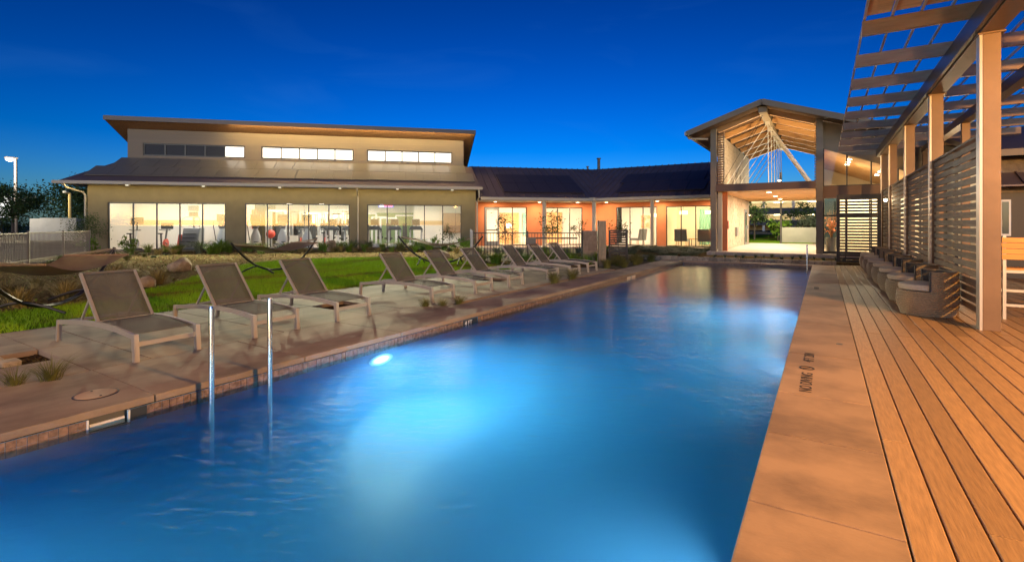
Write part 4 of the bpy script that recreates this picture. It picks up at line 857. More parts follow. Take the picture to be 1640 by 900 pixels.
# ------------------------------------------------------------------ wicker seats
def wicker():
    t = thing('wicker_seat', 'x', 'seat'); t['group'] = 'round wicker seats along the slat screen'
    prof = []; z = .0
    n_ = 26
    for i in range(n_+1):
        f_ = i/n_; prof.append((.31+.06*math.sin(f_*math.pi*.75)+(.004 if i % 2 else -.004), f_*.36))
    prof.append((.30, .36))
    k = MB(); k.lathe([(.0, .0)]+prof, 0, 0, 32); k.build('drum', m_wicker, t, True)
    rb = .362; pr2 = []
    for i in range(21): pr2.append((rb+.006+(.004 if i % 2 else -.004)-.012*(i/20), .30+.35*i/20))
    k = MB(); k.lathe(pr2+[(rb-.03, .652), (rb-.045, .64), (rb-.05, .36)], 0, 0, 24, -92, 92); bo = k.build('backrest', m_wicker, t, True)
    k = MB(); k.lathe([(rb-.054, .38), (rb-.049, .635)], 0, 0, 24, -91, 91)
    for a in (-92, 92):
        c_, s_ = math.cos(R(a)), math.sin(R(a)); k.bar((c_*(rb-.02), s_*(rb-.02), .37), (c_*(rb-.02), s_*(rb-.02), .645), .02, .055, (c_, s_, 0))
    k.build('lining', m_dkback, bo)
    k = MB(); k.lathe([(0, .47), (.27, .468), (.325, .45), (.335, .415), (.32, .372), (0, .37)], -.01, 0, 30); k.build('cushion', m_cushion, t, True)
    return t
wk = wicker()
for i in range(7):
    o = wk if i == 0 else copy_tree(wk)
    o.location = (1.30, 9.5+i*1.52, 0); o.rotation_euler = (0, 0, random.uniform(-.06, .06) if i else 0)
    o['label'] = ['round wicker seat closest to the big near pergola post, cushion lit orange', 'second wicker seat along the slat screen, counted from the near post', 'third wicker seat along the slat screen, counted from the near post', 'fourth wicker seat along the slat screen, counted from the near post', 'fifth wicker seat along the slat screen, counted from the near post', 'sixth wicker seat along the slat screen, counted from the near post', 'last wicker seat of the row, beside the dark privacy panel'][i]
# bar stool at the right edge
bs = thing('bar_stool', 'bar stool with amber slatted back beside the near pergola post', 'bar stool', (2.42, 9.55, 0))
for i in range(4): k = MB(); k.bar((-.30, .0, .875+i*.078), (.30, .0, .875+i*.078), .02, .07); k.build('back_slat', m_amber, bs)
for s in (-1, 1):
    k = MB(); k.bar((s*.27, .03, .0), (s*.27, .03, 1.17), .04, .035); k.build('rear_leg', m_alu, bs); k = MB(); k.bar((s*.25, .48, .0), (s*.25, .46, .68), .04, .035); k.build('front_leg', m_alu, bs)
    k = MB(); k.bar((s*.26, .03, .3), (s*.25, .47, .3), .025, .03); k.build('stretcher', m_alu, bs)
for i in range(5): k = MB(); k.box(-.27, .05+i*.09, .69, .27, .13+i*.09, .712); k.build('seat_slat', m_amber, bs)
k = MB(); k.box(-.28, .04, .65, .28, .49, .688); k.build('seat_frame', m_alu, bs); k = MB(); k.bar((-.27, .03, .2), (.27, .03, .2), .025, .035); k.build('foot_rail', m_alu, bs)
bt = thing('bar_table', 'pale wooden bar table behind the amber bar stool', 'table', (2.75, 10.9, 0)); k = MB(); k.box(-.55, -.45, 1.0, .9, .45, 1.04); k.build('table_top', m_wood, bt, bevel=.006)
for sx in (-.48, .8):
    for sy in (-.38, .38): k = MB(); k.box(sx-.035, sy-.035, 0, sx+.035, sy+.035, 1.0); k.build('leg', m_alu, bt)
k = MB(); k.box(-.44, -.03, .26, .76, .03, .3); k.build('stretcher', m_alu, bt)
# post lamp lighting the planks, and an added fill lamp behind the viewer
def deck_lamp(x, y, h, E_, col, lab, dx=0, dy=0, rad=.16):
    t = thing('deck_lamp', lab, 'lamp', (x, y, 0)); k = MB(); k.tube([(0, 0, 0), (0, 0, h)], .04, 10); k.build('pole', m_black, t); k = MB(); k.lathe([(0, h), (.16, h+.02), (.16, h+.05), (0, h+.06)], 0, 0, 14); k.lathe([(0, h+.42), (.2, h+.4), (0, h+.5)], 0, 0, 14); k.build('lantern_cap', m_black, t)
    k = MB(); k.lathe([(.0, h+.1), (.09, h+.14), (.11, h+.22), (.08, h+.32), (0, h+.36)], 0, 0, 16); k.build('bulb', mat('sodium_bulb', (1, .6, .3), .5, emit=SOD, es=30), t, True)
    point('deck_lamp_light', (x+dx, y+dy, h+.22), E_, col, rad)
deck_lamp(6.3, 2.2, 3.35, 6000, SOD, 'warm post lamp beside the planks', -.25, .2, .2)
deck_lamp(-7.6, -7.5, 4.2, 2600, (1, .66, .36), 'added warm fill lamp on a post behind the end of the pool', .2, .25, .45)  # added soft fill, stands for several unseen warm lamps

# ------------------------------------------------------------------ sun loungers
def lounger():
    t = thing('sun_lounger', 'x', 'sun lounger'); t['group'] = 'sling loungers along the pool'
    arc = [(-1.75, .215), (-1.45, .245), (-1.1, .272), (-.75, .285), (-.4, .275), (-.15, .255), (0, .235)]
    for s in (-1, 1):
        y = s*.285; k = MB()
        for a, b in zip(arc, arc[1:]): k.bar((a[0]-.004, y, a[1]), (b[0]+.004, y, b[1]), .028, .05)
        k.build('side_rail', m_alu, t)
        k = MB(); k.hexa([(.0, y-.022, 0), (.045, y-.022, 0), (.045, y+.022, 0), (.0, y+.022, 0), (-.03, y-.022, .265), (.025, y-.022, .265), (.025, y+.022, .265), (-.03, y+.022, .265)]); k.build('front_leg', m_alu, t)
        k = MB(); k.hexa([(-1.8, y-.02, 0), (-1.76, y-.02, 0), (-1.76, y+.02, 0), (-1.8, y+.02, 0), (-1.775, y-.02, .24), (-1.73, y-.02, .24), (-1.73, y+.02, .24), (-1.775, y+.02, .24)]); k.build('rear_leg', m_alu, t)
        k = MB(); k.bar((-1.12, s*.22, .56), (-1.38, s*.22, .235), .018, .022); k.build('back_strut', m_alu, t)
    k = MB(); k.bar((0.0, -.265, .165), (0.0, .265, .165), .02, .045); k.build('front_bar', m_alu, t)
    k = MB(); k.bar((-1.74, -.27, .215), (-1.74, .27, .215), .03, .03); k.build('rear_bar', m_alu, t)
    def seat(a, b):
        x = -.03-.84*a; z = .258+.04*math.sin(min(1, a*1.15)*math.pi*.55)-.018*math.sin(b*math.pi)*math.sin(a*math.pi)
        return (x, -.262+.524*b, z)
    k = MB(); k.grid(seat, 10, 6); so = k.build('seat_sling', m_sling, t, True); md = so.modifiers.new('thick', 'SOLIDIFY'); md.thickness = .005
    B0, B1 = Vector((-.86, 0, .293)), Vector((-1.29, 0, .785))
    def back(a, b): p_ = B0.lerp(B1, a); p_.y = -.245+.49*b; p_.x += -.03*math.sin(b*math.pi)*math.sin(a*math.pi*.9)-.0; return p_
    k = MB(); k.grid(back, 10, 6); bo = k.build('back_sling', m_sling, t, True); md = bo.modifiers.new('thick', 'SOLIDIFY'); md.thickness = .005
    for s in (-1, 1): k = MB(); k.bar((B0.x, s*.255, B0.z), (B1.x, s*.255, B1.z), .026, .03); k.build('back_rail', m_alu, t)
    k = MB(); k.bar((B1.x, -.245, B1.z), (B1.x, .245, B1.z), .026, .022); k.build('head_bar', mat('sling_hem', (.11, .09, .075), .8), t)
    k = MB(); k.bar((B0.x, -.245, B0.z), (B0.x, .245, B0.z), .024, .024); k.build('hinge_bar', m_alu, t)
    return t
lg = lounger()
LL = [(2.41, 'sling lounger closest to the skimmer, beside the planting pit'), (3.61, 'second sling lounger, seen behind the near steel rail post'), (4.76, 'third sling lounger, last of the near three, dark pit behind its feet'),
      (6.70, 'fourth sling lounger, first after the gap, grass tufts at its feet'), (7.97, 'fifth sling lounger, middle of the three beyond the gap'), (9.17, 'sixth sling lounger, last of the middle three'),
      (10.75, 'seventh sling lounger, first of the far three by the grass clumps'), (12.0, 'eighth sling lounger, middle of the far three'), (13.2, 'ninth sling lounger, closest to the block pillar')]
for i, (y, lab) in enumerate(LL):
    o = lg if i == 0 else copy_tree(lg); o.location = (-5.66+(.06 if i > 5 else 0)+random.uniform(-.02, .02), y, 0); o.rotation_euler = (0, 0, random.uniform(-.045, .045)); o['label'] = lab
# ------------------------------------------------------------------ hammocks
def hammock(p0, p1, zt0, zt1, lab):
    p0 = Vector((*p0, 0)); p1 = Vector((*p1, 0)); d = (p1-p0); Ln = d.length; d.normalize(); s = Vector((-d.y, d.x, 0))
    t = thing('hammock', lab, 'hammock', tuple((p0+p1)/2), 0, 'hammocks on arched stands'); c0 = (p0+p1)/2
    def pt(f_): # parabola-like arc
        z = .06+(zt0+(zt1-zt0)*f_-.06)*abs(2*f_-1)**2.2
        return p0+d*Ln*f_+Vector((0, 0, z))-c0
    k = MB(); k.tube([pt(i/28) for i in range(29)], .028, 8); k.build('arched_stand', m_black, t, True)
    for f_ in (.27, .73):
        q = pt(f_); k = MB(); k.tube([Vector((q.x, q.y, q.z))+s*w_-Vector((0, 0, max(0, q.z-.03)*abs(w_/.55)**1.5)) for w_ in (-.55, -.35, -.15, 0, .15, .35, .55)], .022, 8); k.build('foot', m_black, t, True)
    e0, e1 = pt(0), pt(1); w_ = .5; f0, f1 = .17, .83
    def bed(a, b):
        f_ = f0+(f1-f0)*a; ze = (zt0+(zt1-zt0)*f_)-.10; sag = .17*math.sin(a*math.pi)
        P = p0+d*Ln*f_+s*(b-.5)*2*w_*(1-.12*math.sin(a*math.pi))-c0; P.z = ze-sag-.05*math.sin(b*math.pi)*math.sin(a*math.pi)*1.5; return P
    k = MB(); k.grid(bed, 20, 10); o = k.build('bed', m_net, t, True)
    for a in (0, 1): k = MB(); k.tube([bed(a, 0), bed(a, 1)], .016, 8); k.build('spreader_bar', m_woodsoffit, t)
    for a, e_ in ((0, e0), (1, e1)):
        k = MB()
        for i in range(11): k.tube([e_, bed(a, i/10)], .004, 4)
        k.build('rope_fan', mat('rope', (.35, .27, .17), .8), t)
    return t
def cw(px_lat, dep): # camera-style lateral/depth pair measured once, as world coordinates
    return (-.5314*dep+.8471*px_lat, .8471*dep+.5314*px_lat)
hammock(cw(-7.61, 9.5), cw(-6.9, 6.3), .88, .86, 'hammock on a black arched stand beside the picket fence')
hammock(cw(-7.17, 12.67), cw(-6.15, 15.6), .86, .89, 'hammock on a black arched stand on the bright lawn, behind the second lounger')
hammock(cw(-3.8, 16.6), cw(-.97, 16.5), .95, .95, 'hammock on a black arched stand behind the fourth and fifth loungers')
# ------------------------------------------------------------------ fences
def fence(P, Q, h, lab, sp=.11, post=2.2, m=m_black, z0=-.03):
    P = Vector((*P, 0)); Q = Vector((*Q, 0)); d = Q-P; Ln = d.length; d.normalize(); t = thing('picket_fence', lab, 'fence', tuple(P), math.atan2(d.y, d.x))
    for z in (.12, h-.02): k = MB(); k.box(0, -.018, z-.018, Ln, .018, z+.018); k.build('rail', m, t)
    k = MB(); k.box(-.008, -.008, .02, .008, .008, h-.02); pk = k.mesh('picket', m); n_ = int(Ln/sp)
    for i in range(n_+1): inst(pk, 'picket', t, (i*Ln/n_, 0, 0))
    k = MB(); k.box(-.03, -.03, z0, .03, .03, h+.05); pk2 = k.mesh('post', m); n_ = max(1, round(Ln/post))
    for i in range(n_+1): inst(pk2, 'post', t, (i*Ln/n_, 0, 0))
    return t
m_fence = mat('bronze_fence', (.13, .10, .075), .5, .3)
fence((-17.6, 2.2), (-28.4, 8.95), 1.06, 'bronze picket fence running from the hammock to the gym corner', m=m_fence, post=3.0)
F0 = (-11.07, 14.89); F1 = (-7.62, 17.05)
f2 = fence(F0, F1, 1.04, 'black picket fence behind the far loungers up to the block pillar', post=1.9)
k = MB(); k.box(2.0, -.06, .62, 2.35, -.02, .86); k.build('latch_box', m_dkgrey, f2); k = MB(); k.box(2.35, -.05, .8, 3.9, -.02, .86); k.build('push_bar', m_black, f2)
fence(F0, gw(18.3, -.15)[:2], 1.04, 'grey picket fence returning to the gym corner', m=mat('grey_fence', (.35, .34, .33), .5, .3))
# block pillar, pylon, slatted gate
bp_ = thing('block_pillar', 'low grey block pillar ending the black picket fence', 'pillar', (-7.6, 17.1, 0), R(32))
for r_ in range(6):
    xs = [0, .40, .58] if r_ % 2 else [0, .19, .58]
    for a, b in zip(xs, xs[1:]): k = MB(); k.box(a+.003, 0, r_*.19+.003-.03, b-.003, .2, r_*.19+.187-.03); k.build('block', m_dkblock, bp_, bevel=.004)
k = MB(); k.box(.01, .01, -.05, .57, .19, 1.10); k.build('core', m_dkblock, bp_)
py_ = thing('sign_pylon', 'slim dark metal pylon with pale face beside the block pillar', 'pylon', (-6.15, 15.35, 0), R(32))
k = MB(); k.box(-.14, -.04, -.05, -.10, .1, 1.47); k.build('side_plate', m_black, py_); k = MB(); k.box(-.099, -.03, -.05, .13, .0, 1.46); k.build('face_plate', mat('brushed_plate', (.15, .125, .095), .6, .3, var=.3, scale=3, stretch=(6, 6, .6)), py_)
for i in range(7): k = MB(); k.bar((-.06, -.0325, .32+i*.045), (.05+.03*math.sin(i*2.), -.0325, .345+i*.045), .004, .012); k.build('etched_line', m_dkgrey, py_)
sg = thing('slatted_gate', 'small dark slatted gate beside the slim pylon', 'gate', (-6.77, 17.55, 0), R(10))
k = MB(); k.box(0, 0, 0, .06, .05, 1.14); k.box(.62, 0, 0, .70, .05, 1.14); k.box(.06, .002, 1.08, .62, .048, 1.138); k.build('frame', m_dkslat, sg)
for i in range(12): k = MB(); k.box(.06, .012, .04+i*.087, .62, .032, .10+i*.087); k.build('slat', m_dkslat, sg)
# stone edging behind the pool, bed
bd = MB(); bd.box(-9.3, 19.62, -.06, -4.25, 27.6, .07); bd.box(-4.249, 19.62, -.06, 3, 22.2, .06); struct(bd.build('rear_bed', m_mulch))
se = MB(); se.box(-7.0, 19.42, -.1, .36, 19.6, .07); se = struct(se.build('stone_edging', m_soil))
x = -7.0; i = 0
while x < .34:
    w_ = random.uniform(.14, .3); x1 = min(x+w_, .36); h_ = random.uniform(.105, .135)
    k = MB(); o = random.uniform(0, .02); k.box(x+.006, 19.39-o, -.05, x1-.006, 19.62, h_); k.build('stone', m_stone, se, bevel=.012); x = x1
# ------------------------------------------------------------------ plants
def strips(n, h, spread, w, lean, seed, segs=3):
    r_ = random.Random(seed); k = MB()
    for _ in range(n):
        a = r_.uniform(0, 6.283); q = r_.uniform(0, spread*.35); L_ = h*r_.uniform(.6, 1.05); le = lean*r_.uniform(.3, 1.1); b = a+r_.uniform(-.4, .4)
        base = Vector((q*math.cos(a), q*math.sin(a), 0)); dr = Vector((math.cos(b), math.sin(b), 0)); sd = Vector((-dr.y, dr.x, 0))
        vs = []
        for s in range(segs+1):
            f_ = s/segs; c = base+dr*(le*f_**1.7*L_)+Vector((0, 0, L_*(f_-.28*lean*f_**3))); ww = w*(1-f_)**.7+.0008; vs += [c-sd*ww, c+sd*ww]
        k.add(vs, [(2*s, 2*s+1, 2*s+3, 2*s+2) for s in range(segs)])
    return k
PM = {}
def plant(kind, P, s=1., lab='', cat='plant', group=None, seed=0):
    key = (kind, seed % 3)
    if key not in PM:
        q = seed % 3
        PM[key] = {'straw': lambda: strips(130, .42, .3, .004, 1.1, 11+q).mesh('ornamental_grass', m_straw),
                   'lime': lambda: strips(110, .45, .3, .006, .8, 21+q).mesh('lime_grass', m_leafY),
                   'green': lambda: strips(120, .5, .3, .009, .9, 31+q).mesh('green_clump', m_leafG),
                   'yucca': lambda: strips(60, .5, .2, .016, .9, 41+q, 2).mesh('yucca', m_leafS),
                   'dark': lambda: strips(170, .46, .34, .0035, 1.0, 51+q, 4).mesh('dark_grass', leaf('olive_grass', (.17, .165, .05), (.08, .085, .02))),
                   'low': lambda: strips(140, .22, .5, .012, 1.6, 61+q).mesh('low_groundcover', m_leafS)}[kind]()
    nm = {'straw': 'ornamental_grass', 'lime': 'lime_grass', 'green': 'leafy_clump', 'yucca': 'yucca', 'dark': 'grass_tuft', 'low': 'groundcover_plant'}[kind]
    o = inst(PM[key], nm, None, P, (s, s, s), (0, 0, random.uniform(0, 6.28))); tag(o, lab, cat, group or lab); return o
# along the gym wall
for i, (u, v, kd_, s) in enumerate([(2.2, -.9, 'lime', .9), (3.0, -.9, 'lime', .8), (4.6, -1.0, 'yucca', 1.1), (5.6, -1.2, 'green', 1.2), (5.1, -2.6, 'yucca', 1.2), (6.6, -1.0, 'lime', .9), (7.3, -1.1, 'lime', .9), (8.6, -1.0, 'green', .9), (9.2, -1.0, 'lime', .9), (10.3, -.9, 'green', .9), (11.9, -.9, 'yucca', 1.2), (12.7, -.9, 'yucca', 1.1), (13.4, -1.2, 'lime', .9), (14.4, -1.0, 'lime', 1.3), (15.3, -1.0, 'green', 1.2), (18.1, -1.2, 'green', 1.0)]):
    nm = {'lime': 'lime green grass clump', 'green': 'bright leafy clump', 'yucca': 'silvery spiky clump'}[kd_]
    plant(kd_, gw(u, v, -.03), s*1.5, nm+' growing against the lit gym windows', 'plant', nm+'s at the gym wall', i)
for i, (u, v) in enumerate([(3.8, -3.6), (4.3, -3.3), (9.6, -2.6), (10.0, -2.9), (11.1, -2.7), (11.5, -2.9), (12.2, -2.8), (12.8, -2.7), (13.3, -3.2), (9.0, -3.0), (17.6, -6.0), (17.3, -7.3), (17.8, -8.6), (17.0, -5.0)]):
    plant('straw', gw(u, v, -.03), random.uniform(.9, 1.3), 'feathery straw coloured grass in the mulch below the gym windows', 'grass', 'straw grasses below the gym windows', i)
for i, (x, y) in enumerate([(-11.2, 2.6), (-11.6, 3.3), (-12.0, 2.2), (-12.6, 3.6), (-11.9, 4.2), (-13.2, 2.9), (-12.6, 1.8), (-13.6, 4.6), (-12.9, 5.3), (-14.3, 3.6), (-15.0, 5.2), (-11.4, 1.7)]):
    plant('straw', (x, y, -.03), random.uniform(1., 1.5), 'dry golden grass clump under the hammock beside the picket fence', 'grass', 'golden grasses under the fence-side hammock', i)
for i in range(16):
    u = random.uniform(1.5, 6); v = random.uniform(-9, -3.5); plant(random.choice(['dark', 'low', 'yucca']), gw(u, v, -.03), random.uniform(.5, .8), 'small low plant scattered in the mulch bed before the fence', 'plant', 'small plants in the mulch bed', i)
for i in range(26):
    f_ = random.random(); plant(random.choice(['green', 'dark', 'lime', 'green']), (F0[0]+(F1[0]-F0[0])*f_+random.uniform(.1, 1.1), F0[1]+(F1[1]-F0[1])*f_-random.uniform(.2, .9), -.03), random.uniform(.7, 1.15), 'leafy green clump growing along the black picket fence', 'plant', 'clumps along the black picket fence', i)
for i in range(22):
    f_ = random.random(); plant(random.choice(['green', 'lime', 'yucca']), (F0[0]+(F1[0]-F0[0])*f_-random.uniform(.3, 3.6), F0[1]+(F1[1]-F0[1])*f_+random.uniform(.5, 6), -.06), random.uniform(.8, 1.3), 'leafy green clump between the black picket fence and the orange porch', 'plant', 'clumps behind the black picket fence', i)
for i in range(16):
    plant('dark', (-5.85+random.uniform(-.5, .45), 14.9+i*.27, -.05), random.uniform(.8, 1.1), 'dark grass tuft in the strip between pylon and pool corner', 'grass', 'dark grass strip by the pylon', i)
for i in range(70):
    plant('low', (random.uniform(-9, -4.4), random.uniform(20.4, 27.2), .06), random.uniform(.9, 1.5), 'pale green groundcover plant in the bed before the right porch', 'plant', 'groundcover before the right porch', i)
for i in range(14):
    plant('yucca', (-3.6+i*.33+random.uniform(-.1, .1), random.uniform(20.0, 21.6), .05), random.uniform(.35, .55), 'small silvery plant behind the stone edging below the pavilion slab', 'plant', 'silvery plants below the pavilion slab', i)
for i, (x, y, s, lab) in enumerate([(-5.6, 1.5, .62, 'wispy grass tuft in the paving joint by the planting pit'), (-5.68, 1.3, .5, 'cut-off grass tuft in the paving at the frame edge'), (-5.5, 6.1, .55, 'grass tuft at the corner of the paving slot, nearest'), (-5.3, 6.3, .5, 'middle grass tuft at the corner of the paving slot'), (-5.2, 6.62, .55, 'grass tuft at the start of the dark paving slot'), (-5.22, 10.15, .95, 'tall grass clump in the slot by the seventh lounger'), (-5.22, 11.1, .95, 'tall grass clump in the slot by the eighth lounger')]):
    plant('dark', (x, y, -.04), s, lab, 'grass', None, i)
for i in range(34):
    u = random.uniform(1.2, 18.3); kd_ = random.choice(['lime', 'green', 'green', 'dark', 'yucca'])
    plant(kd_, gw(u, random.uniform(-3.6, -1.1), -.03), random.uniform(1.0, 1.6), {'lime': 'lime green grass clump', 'green': 'bright leafy clump', 'yucca': 'silvery spiky clump', 'dark': 'dark fine grass clump'}[kd_]+' growing against the lit gym windows', 'plant', {'lime': 'lime green grass clump', 'green': 'bright leafy clump', 'yucca': 'silvery spiky clump', 'dark': 'dark fine grass clump'}[kd_]+'s at the gym wall', i)
# foliage crowns
def crown(name, m, C, rad, n, ls, seed, parent=None, clumps=14, loc=None):
    r_ = np.random.default_rng(seed); cs = r_.normal(size=(clumps, 3)); cs /= np.linalg.norm(cs, axis=1)[:, None]; cs *= r_.uniform(.35, .85, (clumps, 1))
    pick = r_.integers(0, clumps, n); P = cs[pick]+r_.normal(size=(n, 3))*.17; P = P*np.array(rad)+np.array(C)
    A = r_.normal(size=(n, 3)); A /= np.linalg.norm(A, axis=1)[:, None]; B = r_.normal(size=(n, 3)); B -= A*(A*B).sum(1)[:, None]; B /= np.linalg.norm(B, axis=1)[:, None]
    sz = ls*r_.uniform(.6, 1.3, (n, 1)); V = np.stack([P-A*sz, P+B*sz*.45, P+A*sz, P-B*sz*.45], 1).reshape(-1, 3)
    me = bpy.data.meshes.new(name); me.vertices.add(4*n); me.vertices.foreach_set('co', V.ravel()); me.loops.add(4*n); me.loops.foreach_set('vertex_index', np.arange(4*n)); me.polygons.add(n); me.polygons.foreach_set('loop_start', np.arange(0, 4*n, 4)); me.update(calc_edges=True); me.materials.append(m)
    o = bpy.data.objects.new(name, me); COL.objects.link(o); o.parent = parent; return o, cs*np.array(rad)+np.array(C)
def tree(P, h, rad, n, ls, m, lab, seed, tr=.05, cat='tree', clumps=14, group=None, base=.35):
    t = thing('tree' if h > 2.6 else 'sapling', lab, cat, P, 0, group)
    o, cs = crown('crown', m, (0, 0, h-rad[2]), rad, n, ls, seed, t, clumps)
    k = MB(); k.tube([(0, 0, -.05), (.02, .01, h*base), (.0, .02, h-rad[2]*.8)], [tr, tr*.8, tr*.45], 8)
    for c in cs: f_ = random.uniform(base, .7); k.tube([(0, .01, h*f_), ((c[0])*.5, c[1]*.5, (h*f_+c[2])/2+.05), tuple(c)], [tr*.4, tr*.28, tr*.12], 5)
    k.build('trunk', m_bark, t, True); return t
tree(gw(-.1, -1.5, -.03), 2.2, (.9, .9, 1.0), 2600, .035, m_leafM, 'feathery drooping shrub at the gym corner by the fence', 3, .03, 'shrub', 22, base=.2)
tree(gw(1.6, -1.3, -.03), 1.0, (.45, .45, .45), 320, .06, m_leafG, 'low bright leafed bush before the first gym window', 5, .02, 'shrub', 10, base=.1)
tree(gw(.2, -2.0, -.03), .75, (.6, .5, .33), 320, .06, m_leafG, 'low bright leafed bush at the foot of the feathery shrub', 6, .02, 'shrub', 10, base=.1)
tree(gw(17.0, -1.3, -.03), 1.75, (.55, .55, .7), 330, .05, m_leafM, 'slim sapling before the last pane of the third gym window', 7, .02, 'sapling', 14)
tree(gw(16.2, -1.3, -.03), .85, (.3, .3, .4), 160, .06, m_leafG, 'small bright bush left of the slim sapling', 8, .015, 'shrub', 8, base=.1)
tree(gw(17.7, -1.4, -.03), .7, (.35, .3, .3), 160, .06, m_leafG, 'small bright bush at the gym corner pier', 18, .015, 'shrub', 8, base=.1)
tree((-13.6, 21.0, -.06), 2.15, (.85, .85, .85), 420, .055, m_leafD, 'thin young tree before the first orange wing door', 9, .028, clumps=18)
tree((-12.3, 23.6, -.06), 2.3, (.75, .75, .85), 700, .055, m_leafM, 'fuller young tree before the second orange wing window', 10, .028, clumps=18)
tree((-10.9, 24.0, -.06), 1.9, (.55, .55, .6), 160, .055, m_leafM, 'sparse sapling beside the fuller young tree', 12, .02, clumps=12)
tree((-8.0, 21.9, .05), 1.55, (.85, .7, .55), 420, .05, m_leafM, 'leaning young tree beside the slatted gate', 13, .022, clumps=16)
# leaf litter and bark chips on the bed
def litter(name, n, m, sampler, sz):
    V = []; F_ = []
    for i in range(n):
        x, y, z = sampler(); a = random.uniform(0, 6.28); L_ = sz*random.uniform(.5, 1.4); w_ = L_*random.uniform(.2, .45); t1 = random.uniform(-.5, .5); c_, s_ = math.cos(a), math.sin(a)
        for dx, dy in ((-L_, -w_), (L_, -w_), (L_, w_), (-L_, w_)): V.append((x+dx*c_-dy*s_, y+dx*s_+dy*c_, z+.008+abs(t1)*L_+dx*t1))
        F_.append((4*i, 4*i+1, 4*i+2, 4*i+3))
    me = bpy.data.meshes.new(name); me.from_pydata(V, [], F_); me.materials.append(m); o = bpy.data.objects.new(name, me); COL.objects.link(o); o['kind'] = 'stuff'; return o
def bed_pt():
    while True:
        x = random.uniform(-30, -8); y = random.uniform(-1, 24)
        if inpoly(x, y, bed_poly) and not inpoly(x, y, lawn_poly): return (x, y, -.03)
for m, n, lab in ((mat('bark_chip', (.15, .095, .045), .9, spec=.05), 9000, 'brown bark chips covering the planting bed'), (mat('dry_leaf', (.30, .23, .09), .8, spec=.05), 5000, 'pale dry leaves scattered over the planting bed'), (mat('moss_leaf', (.12, .17, .03), .8, spec=.05), 4000, 'small green weeds scattered over the planting bed')):
    o = litter('leaf_litter', n, m, bed_pt, .035); o['label'] = lab; o['category'] = 'litter'
# boulders
def boulder(P, r_, lab, seed):
    q = random.Random(seed); bmx = bmesh.new(); bmesh.ops.create_icosphere(bmx, subdivisions=3, radius=1)
    dv = [Vector((q.uniform(-1, 1), q.uniform(-1, 1), q.uniform(-1, 1))).normalized() for _ in range(9)]; ct = [q.uniform(.6, .85) for _ in dv]
    for v in bmx.verts:
        for d, c in zip(dv, ct):
            e_ = v.co.dot(d)-c
            if e_ > 0: v.co -= d*e_*.9
        v.co = Vector((v.co.x*r_[0], v.co.y*r_[1], v.co.z*r_[2]))
    me = bpy.data.meshes.new('boulder'); bmx.to_mesh(me); bmx.free(); me.materials.append(m_rock); o = bpy.data.objects.new('boulder', me); COL.objects.link(o); o.location = P; o.rotation_euler = (0, 0, q.uniform(0, 6)); tag(o, lab, 'boulder', 'boulders in the mulch bed')
boulder((-16.0, 7.2, .1), (.42, .35, .28), 'tan boulder at the mulch edge behind the second lounger', 1); boulder(gw(10.9, -2.0, .18), (.5, .4, .42), 'tall tan boulder before the second gym window', 2)
boulder((-12.6, 5.0, .05), (.2, .18, .16), 'small pale rock behind the nearest lounger', 3); boulder((-13.5, 15.9, .05), (.5, .4, .25), 'wide low boulder beyond the lawn by the third hammock', 4)
boulder((-12.2, 16.4, .05), (.4, .3, .22), 'low boulder at the fence corner by the third hammock', 5); boulder(gw(2.6, -6.2, .0), (.22, .2, .15), 'small rock in the mulch beside the fence-side hammock', 6)
for x, y, r_, lab in ((-6.75, 1.5, .09, 'square pale stone in the planting pit'), (-6.95, 1.45, .06, 'orange stone in the planting pit')):
    k = MB(); k.box(-r_, -r_*.8, -.06, r_, r_*.8, -.0); o = k.build('pit_stone', m_stone, None, bevel=.015, loc=(x, y, 0)); tag(o, lab, 'stone')
def pit_pt():
    a, b = pits[0]; return (random.uniform(-7.04, -6.44), random.uniform(a, b), -.06)
pg = MB()
for i in range(260):
    x, y, z = pit_pt(); r_ = random.uniform(.008, .02); pg.hexa([(x-r_, y-r_, z), (x+r_, y-r_*.7, z), (x+r_*.8, y+r_, z), (x-r_, y+r_*.8, z), (x-r_*.6, y-r_*.6, z+r_), (x+r_*.6, y-r_*.5, z+r_*1.2), (x+r_*.5, y+r_*.6, z+r_), (x-r_*.5, y+r_*.5, z+r_*.8)])
o = pg.build('gravel', m_soil, None, kind='stuff'); o['label'] = 'dark gravel filling the planting pit'; o['category'] = 'gravel'
# ------------------------------------------------------------------ left background
lp_ = thing('street_lamp', 'tall street lamp with a glaring head beyond the picket fence', 'street lamp', (-62, 14.2, 0)); k = MB(); k.tube([(0, 0, -.1), (0, 0, 7.3)], [.16, .11], 10); k.build('pole', m_fascia, lp_, True)
k = MB(); k.box(-.25, -.7, 7.3, .25, .1, 7.42); k.build('lamp_head', m_fascia, lp_); k = MB(); k.lathe([(0, 7.02), (.22, 7.1), (.28, 7.22), (.2, 7.3)], 0, -.4, 14); k.build('lens', mat('street_lens', (1, 1, .95), .4, emit=(1, .97, .9), es=60), lp_, True)
point('street_light', (-60.4, 12.4, 6.2), 3000, (1, .94, .82), .25)
k = MB(); k.box(-.03, -1.5, 2.0, .03, -.25, 4.0); k.build('banner', mat('banner_print', (.75, .78, .78), .7, col2=(.04, .05, .05), scale=2.2), lp_); k = MB(); k.box(-.03, -1.75, 2.9, .03, -1.55, 3.9); k.build('small_sign', mat('sign_green', (.06, .3, .22), .6), lp_)
en = thing('concrete_enclosure', 'pale concrete enclosure wall beyond the picket fence', 'wall', (-59, 15.8, 0), R(32)); k = MB(); k.box(-1.9, 0, -.1, -.9, .2, 1.9); k.box(-.898, -.1, -.1, 2.4, .2, 1.95); k.box(2.2, .2, -.1, 2.4, 4, 1.94); k.build('wall', mat('pale_concrete', (.42, .38, .31), .8, var=.1, scale=1), en)
